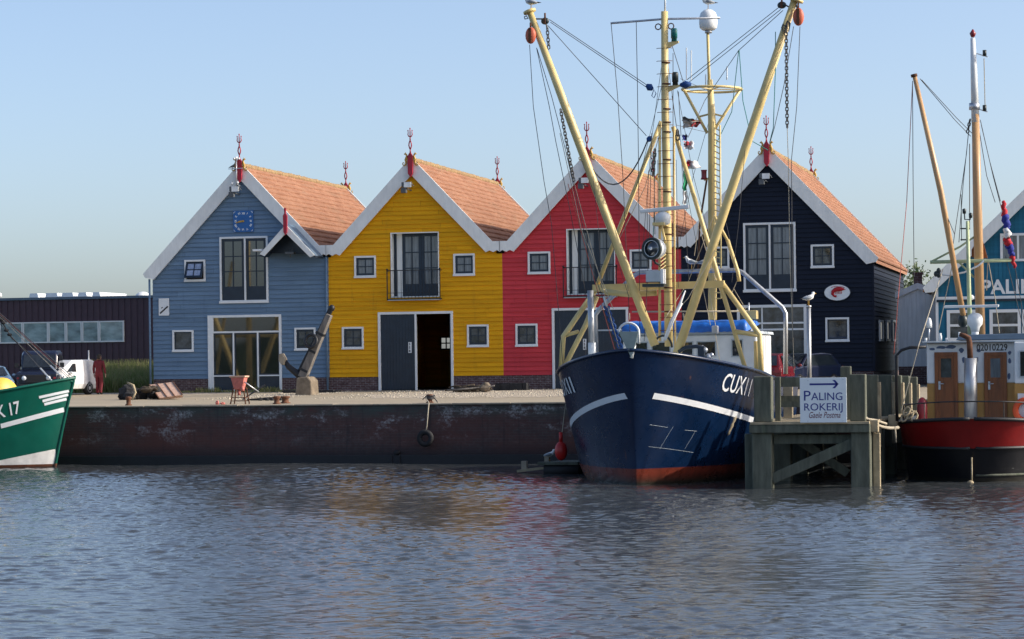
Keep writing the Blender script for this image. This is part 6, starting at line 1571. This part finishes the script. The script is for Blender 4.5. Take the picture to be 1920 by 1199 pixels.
place(saloon('pale blue car nosing in at the left edge', 'carblue', 4.1, 1.42), -18, 103.0, -60)
place(saloon('red car parked behind the trawler stern by the black house', 'carred', 4.0, 1.5), 1449, 104.5, 84)
place(saloon('dark car parked at the black house doors', 'navygloss', 4.1, 1.48), 1500, 106.5, -118)

# ------------------------------------------------------------------ person in overalls
def person():
    Y = 108.0; c = P(186, 735, Y); z = gz(Y); Ht = 1.84
    root = thing('person', 'person in maroon overalls walking away past the grass', 'person', (c.x, Y, z))
    k = Ht/1.8
    J = dict(pelvis=(0, 0, .95), belly=(0, .01, 1.1), chest=(0, .02, 1.32), neck=(0, .02, 1.5), head0=(0, .03, 1.6), head1=(0, .02, 1.74),
        lsh=(-.19, .01, 1.43), lel=(-.25, .0, 1.16), lwr=(-.27, .08, .92), rsh=(.19, .01, 1.43), rel=(.26, -.02, 1.16), rwr=(.28, .06, .92),
        lhip=(-.09, 0, .9), lkn=(-.1, .08, .5), lan=(-.1, .02, .09), lto=(-.11, .2, .04), rhip=(.09, 0, .9), rkn=(.1, .02, .5), ran=(.1, -.10, .10), rto=(.11, .06, .03))
    Rr = dict(pelvis=.165, belly=.155, chest=.18, neck=.06, head0=.085, head1=.095, lsh=.085, lel=.058, lwr=.042, rsh=.085, rel=.058, rwr=.042, lhip=.12, lkn=.085, lan=.07, lto=.045, rhip=.12, rkn=.085, ran=.07, rto=.045)
    E_ = [('pelvis', 'belly'), ('belly', 'chest'), ('chest', 'neck'), ('neck', 'head0'), ('head0', 'head1'), ('chest', 'lsh'), ('lsh', 'lel'), ('lel', 'lwr'), ('chest', 'rsh'), ('rsh', 'rel'), ('rel', 'rwr'), ('pelvis', 'lhip'), ('lhip', 'lkn'), ('lkn', 'lan'), ('lan', 'lto'), ('pelvis', 'rhip'), ('rhip', 'rkn'), ('rkn', 'ran'), ('ran', 'rto')]
    names = list(J); me = bpy.data.meshes.new('skel'); me.from_pydata([Vector(J[n])*k for n in names], [(names.index(a), names.index(b)) for a, b in E_], [])
    o = bpy.data.objects.new('skel', me); COL.objects.link(o)
    md = o.modifiers.new('s', 'SKIN'); sv = me.skin_vertices[0].data
    for i, n in enumerate(names): sv[i].radius = (Rr[n]*k, Rr[n]*k*(.8 if n in ('chest', 'belly', 'pelvis') else 1)); sv[i].use_root = n == 'pelvis'
    s2 = o.modifiers.new('d', 'SUBSURF'); s2.levels = 2; s2.render_levels = 2
    dg = bpy.context.evaluated_depsgraph_get(); dg.update(); em = bpy.data.meshes.new_from_object(o.evaluated_get(dg))
    mb = MB(); o0 = Vector((c.x, Y, z)); mb.add([v.co+o0 for v in em.vertices], [tuple(p.vertices) for p in em.polygons], True)
    bpy.data.objects.remove(o); bpy.data.meshes.remove(em); bpy.data.meshes.remove(me)
    # hands with five fingers, and face features, joined to the body mesh
    for sx in (-1, 1):
        w = Vector(J['lwr' if sx < 0 else 'rwr'])*k+o0
        mb.ball(w+Vector((0, .015, -.055)), (.024, .042, .055), 10, 8)
        for i, (dy, L_) in enumerate(((.045, .07), (.025, .085), (.003, .08), (-.018, .062))):
            b = w+Vector((0, dy-.0, -.10)); mb.tube([b, b+Vector((sx*-.004, .006, -L_*.5)), b+Vector((sx*-.018, .008, -L_))], [.011, .010, .007], 6)
        b = w+Vector((0, .05, -.04)); mb.tube([b, b+Vector((-sx*.008, .032, -.03)), b+Vector((-sx*.012, .036, -.065))], [.013, .011, .008], 6)
        mb.ball(o0+Vector((sx*.095, .03, 1.655))*k if False else o0+Vector((sx*.092*k, .025*k, 1.65*k)), (.014, .03, .04), 8, 6)
    mb.tube([o0+Vector((0, .11, 1.67))*k, o0+Vector((0, .145, 1.63))*k], [.012, .02], 6)
    mid = []
    for f in mb.f:
        zc = sum(mb.v[i][2] for i in f)/len(f)-z; xc = abs(sum(mb.v[i][0] for i in f)/len(f)-c.x)
        mid.append(1 if zc > 1.525*k or (zc < .93*k and xc > .2*k) else (2 if zc < .09*k else 0))
    mb.build('body', None, root, mats=[MT['overall'], MT['skin'], MT['boot']], midx=mid)
    h = MB(); n0 = 0; h.ball(o0+Vector((0, .0, 1.71))*k, (.108*k, .105*k, .1*k), 14, 10); h.ball(o0+Vector((0, -.035, 1.64))*k, (.09*k, .06*k, .08*k), 12, 8); h.build('hair', MT['hair'], root)
person()

# ------------------------------------------------------------------ grass, warehouse, teal house, shed, trees
def grass():
    rnd = random.Random(9); vs = []; fs = []
    def blade(x, y, h, w):
        a = rnd.uniform(0, 6.28); lx, ly = rnd.gauss(0, .25)*h, rnd.gauss(0, .25)*h; z = gz(y); ca, sa = math.cos(a)*w, math.sin(a)*w
        n = len(vs); vs.extend([(x-ca, y-sa, z), (x+ca, y+sa, z), (x+ca*.7+lx*.4, y+sa*.7+ly*.4, z+h*.6), (x-ca*.7+lx*.4, y-sa*.7+ly*.4, z+h*.6), (x+lx, y+ly, z+h)])
        fs.extend([(n, n+1, n+2, n+3), (n+3, n+2, n+4)])
    x0 = P(100, 700, 112).x
    for i in range(17000):
        y = 112.6+(rnd.random()**1.1)*16.5; xa_ = P(120, 700, y).x; x = rnd.uniform(xa_, -43.9)
        cl = .6+.4*math.sin(x*1.7+y)*math.sin(x*.6-y*.8); h = (.35+.055*(y-112)+rnd.random()*.5)*(.75+.5*max(0, cl)); blade(x, y, min(1.7, h), .014+rnd.random()*.02)
    for i in range(1500):
        x = rnd.uniform(-43.8, -36); y = YF-.15-rnd.random()*.5; blade(x, y, rnd.uniform(.08, .3)*(1 if math.sin(x*2.3) > .2 else .45), .015)
    o = MB().add(vs, fs).build('tall_grass', MT['grass']); tag(o, 'tall yellowish green grass and weeds beside the blue house', 'grass', kind='stuff')
grass()
def warehouse():
    Y = 130.0; xl, xr = P(-330, 600, Y).x, P(330, 600, Y).x; zt = P(140, 561, Y).z
    root = thing('warehouse', 'long low plum coloured metal warehouse with a band of windows, far left', 'warehouse', ((xl+xr)/2, Y, GZ1))
    w = MB(); x = xl
    while x < xr: w.box(x, x+.24, Y-.03, Y, GZ1, zt); x += .36
    w.box(xl, xr, Y-.001, Y+24, GZ1, zt-.02); w.build('wall', MT['purple'], root)
    MB().box(xl-.1, xr+.1, Y-.12, Y+24, zt-.015, zt+.12).build('roof_edge', MT['roofgrey'], root)
    xs = [P(p_, 620, Y).x for p_ in (-40, 0, 44, 92, 125, 155, 187, 234)]; z0, z1 = P(120, 643, Y).z, P(120, 603.5, Y).z
    for a, b in zip(xs[:-1], xs[1:]):
        f = MB(); ring(f, a+.01, z0, b-.01, z1, .07, Y-.12, Y-.035); fo = f.build('window', MT['frame'], root); MB().box(a+.05, b-.05, Y-.08, Y-.07, z0+.05, z1-.05).build('pane', MT['bandwin'], fo)
    for a, b, h in ((80, 100, .18), (110, 136, .18), (140, 165, .18), (170, 190, .18), (197, 215, .2)):
        p, q = P(a, 560, Y+8), P(b, 560, Y+8); r = MB(); r.prism([(p.x, zt+.1), (q.x, zt+.1), (q.x-.1, zt+.55), (p.x+.1, zt+.55)], Y+6, Y+10); r.build('roof_light', MT['boatwhite'], root)
    p = P(268, 555, Y+5); r = MB(); r.ball((p.x, Y+5, zt+.0), (.5, .6, .5), 20, 12); r.build('roof_dome', MT['boatwhite'], root)
    p = P(172, 600, Y-.5); l = MB(); l.tube([(p.x, Y-1, GZ1), (p.x, Y-1, P(172, 657, Y-1).z)], .04, 6); l.build('vent_stub', MT['steel'], root)
warehouse()
def teal_house():
    Y = 108.0; T = lambda x, y: P(x, y, Y); xl = T(1757, 600).x
    root = thing('teal_house', 'teal boarded building at the right edge with white lettering across it', 'house', (-3.5, Y, GZ1))
    # gable outline from its left slope
    p, q = T(1762, 515), T(1920, 362); sl = (q.z-p.z)/(q.x-p.x); xa = xl+4.6; za = p.z+sl*(xa-p.x)-.1; zl = za-sl*(xa-xl); xr = 2*xa-xl
    w = MB(); x = xl; n = 0
    while x < xr-.01:
        x2 = min(x+.17, xr); f = lambda u: za-sl*abs(u-xa)
        for a, b, y in ((x, min(x2, x+.15), Y-.02), (x+.15, x2, Y-.005)):
            if b > a: w.face([(a, y, GZ1+.3), (b, y, GZ1+.3), (b, y, f(b)), (a, y, f(a))])
        for a in (x, x+.15): w.face([(a, Y-.02, GZ1+.3), (a, Y, GZ1+.3), (a, Y, f(a)), (a, Y-.02, f(a))])
        x = x2
    w.build('wall', MT['teal'], root)
    s = MB(); s.prism([(xl, GZ1), (xr, GZ1), (xr, zl), (xa, za), (xl, zl)], Y+.01, Y+14); s.build('house_body', MT['teal'], root)
    MB().box(xl, xr, Y-.05, Y+.0, GZ1-.1, GZ1+.3).build('plinth', MT['brick'], root)
    for sg in (-1, 1):
        e = xa-xl+.55; r = MB().prism([(xa, za+.14), (xa+sg*e, za+.14-sl*e), (xa+sg*e, za+.02-sl*e), (xa, za+.02)][::sg], Y-.3, Y+14.2); r.build('roof', MT['tile'], root)
        b = MB().prism([(xa, za+.2), (xa+sg*e, za+.2-sl*e), (xa+sg*(e-.1), za-.02-sl*e), (xa+sg*(e-.45), za-.42-sl*(e-.45)), (xa, za-.44)][::sg], Y-.38, Y-.305); b.build('bargeboard', MT['white'], root, .008)
    a = T(1866, 551); tmp = MB(); cap = T(1860, 525).z-a.z
    tmp.text('PALING', cap/.70, lambda v: v, .02); xs = [v[0] for v in tmp.v]; ax = None
    # the A of the word starts at the measured spot
    t1 = MB().text('P', cap/.70, lambda v: v, .02); wp = max(v[0] for v in t1.v)
    x0 = T(1861, 550).x-wp*1.12
    tmp.v = [(x0+v[0]*1.02, Y-.05, a.z+v[1]) for v in tmp.v]; tmp.build('wall_lettering', MT['frame'], root)
    bnd = T(1760, 560); MB().box(xl, xr, Y-.09, Y-.021, bnd.z-.06, bnd.z+.06).build('white_band', MT['frame'], root)
    MB().box(xl, xr, Y-.12, Y-.021, bnd.z-.16, bnd.z-.061).build('dark_band', MT['navy'], root)
    MB().box(xl-.05, xl+.06, Y-.06, Y+.02, GZ1, zl-.1).build('corner_board', MT['frame'], root)
    for (l, t, r_, b) in ((1776, 581, 1833, 640), (1856, 580, 1914, 640), (1917, 580, 1975, 640)):
        p, q = T(l, b), T(r_, t); f = MB(); ring(f, p.x, p.z, q.x, q.z, .13, Y-.1, Y-.0); zm = p.z+(q.z-p.z)*.5; f.box(p.x+.131, q.x-.131, Y-.095, Y-.0, zm-.05, zm+.05); fo = f.build('window', MT['frame'], root)
        MB().box(p.x+.1, q.x-.1, Y-.04, Y-.03, p.z+.1, q.z-.1).build('pane', MT['pane'], fo)
    p, q = T(1876, 491), T(1942, 437); f = MB(); ring(f, p.x, p.z, q.x, q.z, .1, Y-.1, Y); f.box((p.x+q.x)/2-.04, (p.x+q.x)/2+.04, Y-.095, Y, p.z+.1, q.z-.1); fo = f.build('window', MT['frame'], root); MB().box(p.x+.1, q.x-.1, Y-.04, Y-.03, p.z+.1, q.z-.1).build('pane', MT['curtain'], fo)
teal_house()
def shed():
    Y = 112.0; T = lambda x, y: P(x, y, Y); xl, xr = T(1684, 600).x, T(1770, 600).x; zl = T(1690, 552).z; xa = T(1721, 535).x; za = T(1721, 536).z
    root = thing('grey_shed', 'small grey boarded shed with a brick chimney between the black and teal houses', 'shed', (xa, Y, GZ1)); w = MB(); x = xl
    while x < xr: x2 = min(xr, x+.2); zt = lambda u: za-abs(u-xa)*(za-zl)/(xa-xl); w.prism([(x+.01, GZ1+.8), (x2-.01, GZ1+.8), (x2-.01, zt(x2-.01)), (x+.01, zt(x+.01))], Y-.02, Y); x = x2
    w.prism([(xl, GZ1), (xr, GZ1), (xr, zl), (xa, za), (xl, zl)], Y+.001, Y+8); w.build('wall', MT['shed'], root)
    MB().box(xl, xr, Y-.04, Y+.0, GZ1-.1, GZ1+.8).build('plinth', MT['carred'] if False else MT['brick'], root)
    for sg in (-1, 1):
        e = abs(xl-xa)+.1; s_ = (za-zl)/(xa-xl); ro = MB().prism([(xa, za+.12), (xa+sg*e, za+.12-s_*e), (xa+sg*e, za-.14-s_*e), (xa, za-.14)][::sg], Y-.15, Y+8).build('roof', MT['shed'], root)
    p, q = P(1713, 536, Y+3), P(1728, 515, Y+3); MB().box(p.x, q.x, Y+3, Y+3.4, p.z-.6, q.z).box(p.x-.05, q.x+.05, Y+2.95, Y+3.45, q.z+.001, q.z+.1).build('chimney', MT['brick'], root)
shed()
def tree(label, px, Y, ztop, rad, seed):
    rnd = random.Random(seed); c = P(px, 600, Y); r = thing('leafy_tree', label, 'tree', (c.x, Y, GZ1), 'trees behind the grey shed')
    zc = ztop-rad*.8; MB().tube([(c.x, Y, GZ1), (c.x+.1, Y, GZ1+1.6), (c.x, Y+.1, zc)], [.2, .16, .08], 8).tube([(c.x+.05, Y, GZ1+1.5), (c.x+.7, Y+.2, zc+.2)], [.1, .04], 6).tube([(c.x+.05, Y, GZ1+1.8), (c.x-.7, Y-.2, zc+.1)], [.1, .04], 6).build('trunk', MT['bark'], r)
    vs = []; fs = []
    cl = [(rnd.gauss(0, .5)*rad, rnd.gauss(0, .5)*rad, rnd.gauss(0, .42)*rad*.9) for _ in range(26)]
    for _ in range(4200):
        k = rnd.choice(cl); p = Vector((c.x+k[0]+rnd.gauss(0, .16)*rad, Y+k[1]+rnd.gauss(0, .16)*rad, zc+k[2]+rnd.gauss(0, .14)*rad)); u = Vector((rnd.gauss(0, 1), rnd.gauss(0, 1), rnd.gauss(0, 1))).normalized(); v = u.orthogonal().normalized(); s_ = rnd.uniform(.07, .15)
        n = len(vs); vs += [p-u*s_, p-v*s_*.5, p+u*s_, p+v*s_*.5]; fs.append((n, n+1, n+2, n+3))
    MB().add(vs, fs).build('crown', MT['leaf'], r)
tree('rounded green tree showing left of the shed chimney', 1700, 146, P(1700, 517, 146).z, 1.9, 1)
tree('taller green tree showing right of the shed chimney', 1743, 149, P(1743, 511, 149).z, 2.3, 2)

# ------------------------------------------------------------------ light, sky, camera
SUN_EL, SUN_AZ = 29.0, 7.0     # azimuth measured from +X towards +Y
sd = Vector((math.cos(R(SUN_EL))*math.cos(R(SUN_AZ)), math.cos(R(SUN_EL))*math.sin(R(SUN_AZ)), math.sin(R(SUN_EL))))
L = bpy.data.lights.new('sun', 'SUN'); L.energy = 3.0; L.angle = R(.53); L.color = (1, .92, .80)
so = bpy.data.objects.new('sun', L); COL.objects.link(so); so.rotation_euler = sd.to_track_quat('Z', 'Y').to_euler(); so.location = (20, 60, 60)
wd = bpy.data.worlds.new('World'); sc.world = wd; wd.use_nodes = True; nt = wd.node_tree
sk = nt.nodes.new('ShaderNodeTexSky'); sk.sky_type = 'NISHITA'; sk.sun_disc = False; sk.sun_elevation = R(SUN_EL); sk.sun_rotation = math.atan2(sd.x, sd.y)
sk.air_density = .66; sk.dust_density = 2.1; sk.ozone_density = 1.1; sk.altitude = 0
hs = nt.nodes.new('ShaderNodeHueSaturation'); hs.inputs['Saturation'].default_value = .98; nt.links.new(sk.outputs[0], hs.inputs['Color'])
bg = nt.nodes['Background']; bg.inputs['Strength'].default_value = .15; nt.links.new(hs.outputs[0], bg.inputs['Color'])
cam = bpy.data.cameras.new('camera'); co = bpy.data.objects.new('camera', cam); COL.objects.link(co); sc.camera = co
cam.sensor_fit = 'HORIZONTAL'; cam.sensor_width = 36; cam.lens = 36*F_PX/1920; cam.clip_start = .5; cam.clip_end = 8000
up = Vector((0, 0, 1)); back = -FW; rt = RT
ro = R(ROLL); x = rt*math.cos(ro)-up*math.sin(ro); y = rt*math.sin(ro)+up*math.cos(ro)
mt = Matrix((x, y, back)).transposed().to_4x4(); mt.translation = Vector((0, 0, ZE)); co.matrix_world = mt
cam.shift_x = 0; cam.shift_y = (HY-1199/2)/1920
vs_ = sc.view_settings; sc.display_settings.display_device = 'sRGB'; vs_.view_transform = 'Standard'; vs_.look = 'None'; vs_.exposure = .61; vs_.gamma = 1; vs_.use_curve_mapping = False
sc.cycles.max_bounces = 6; sc.cycles.caustics_reflective = False; sc.cycles.caustics_refractive = False
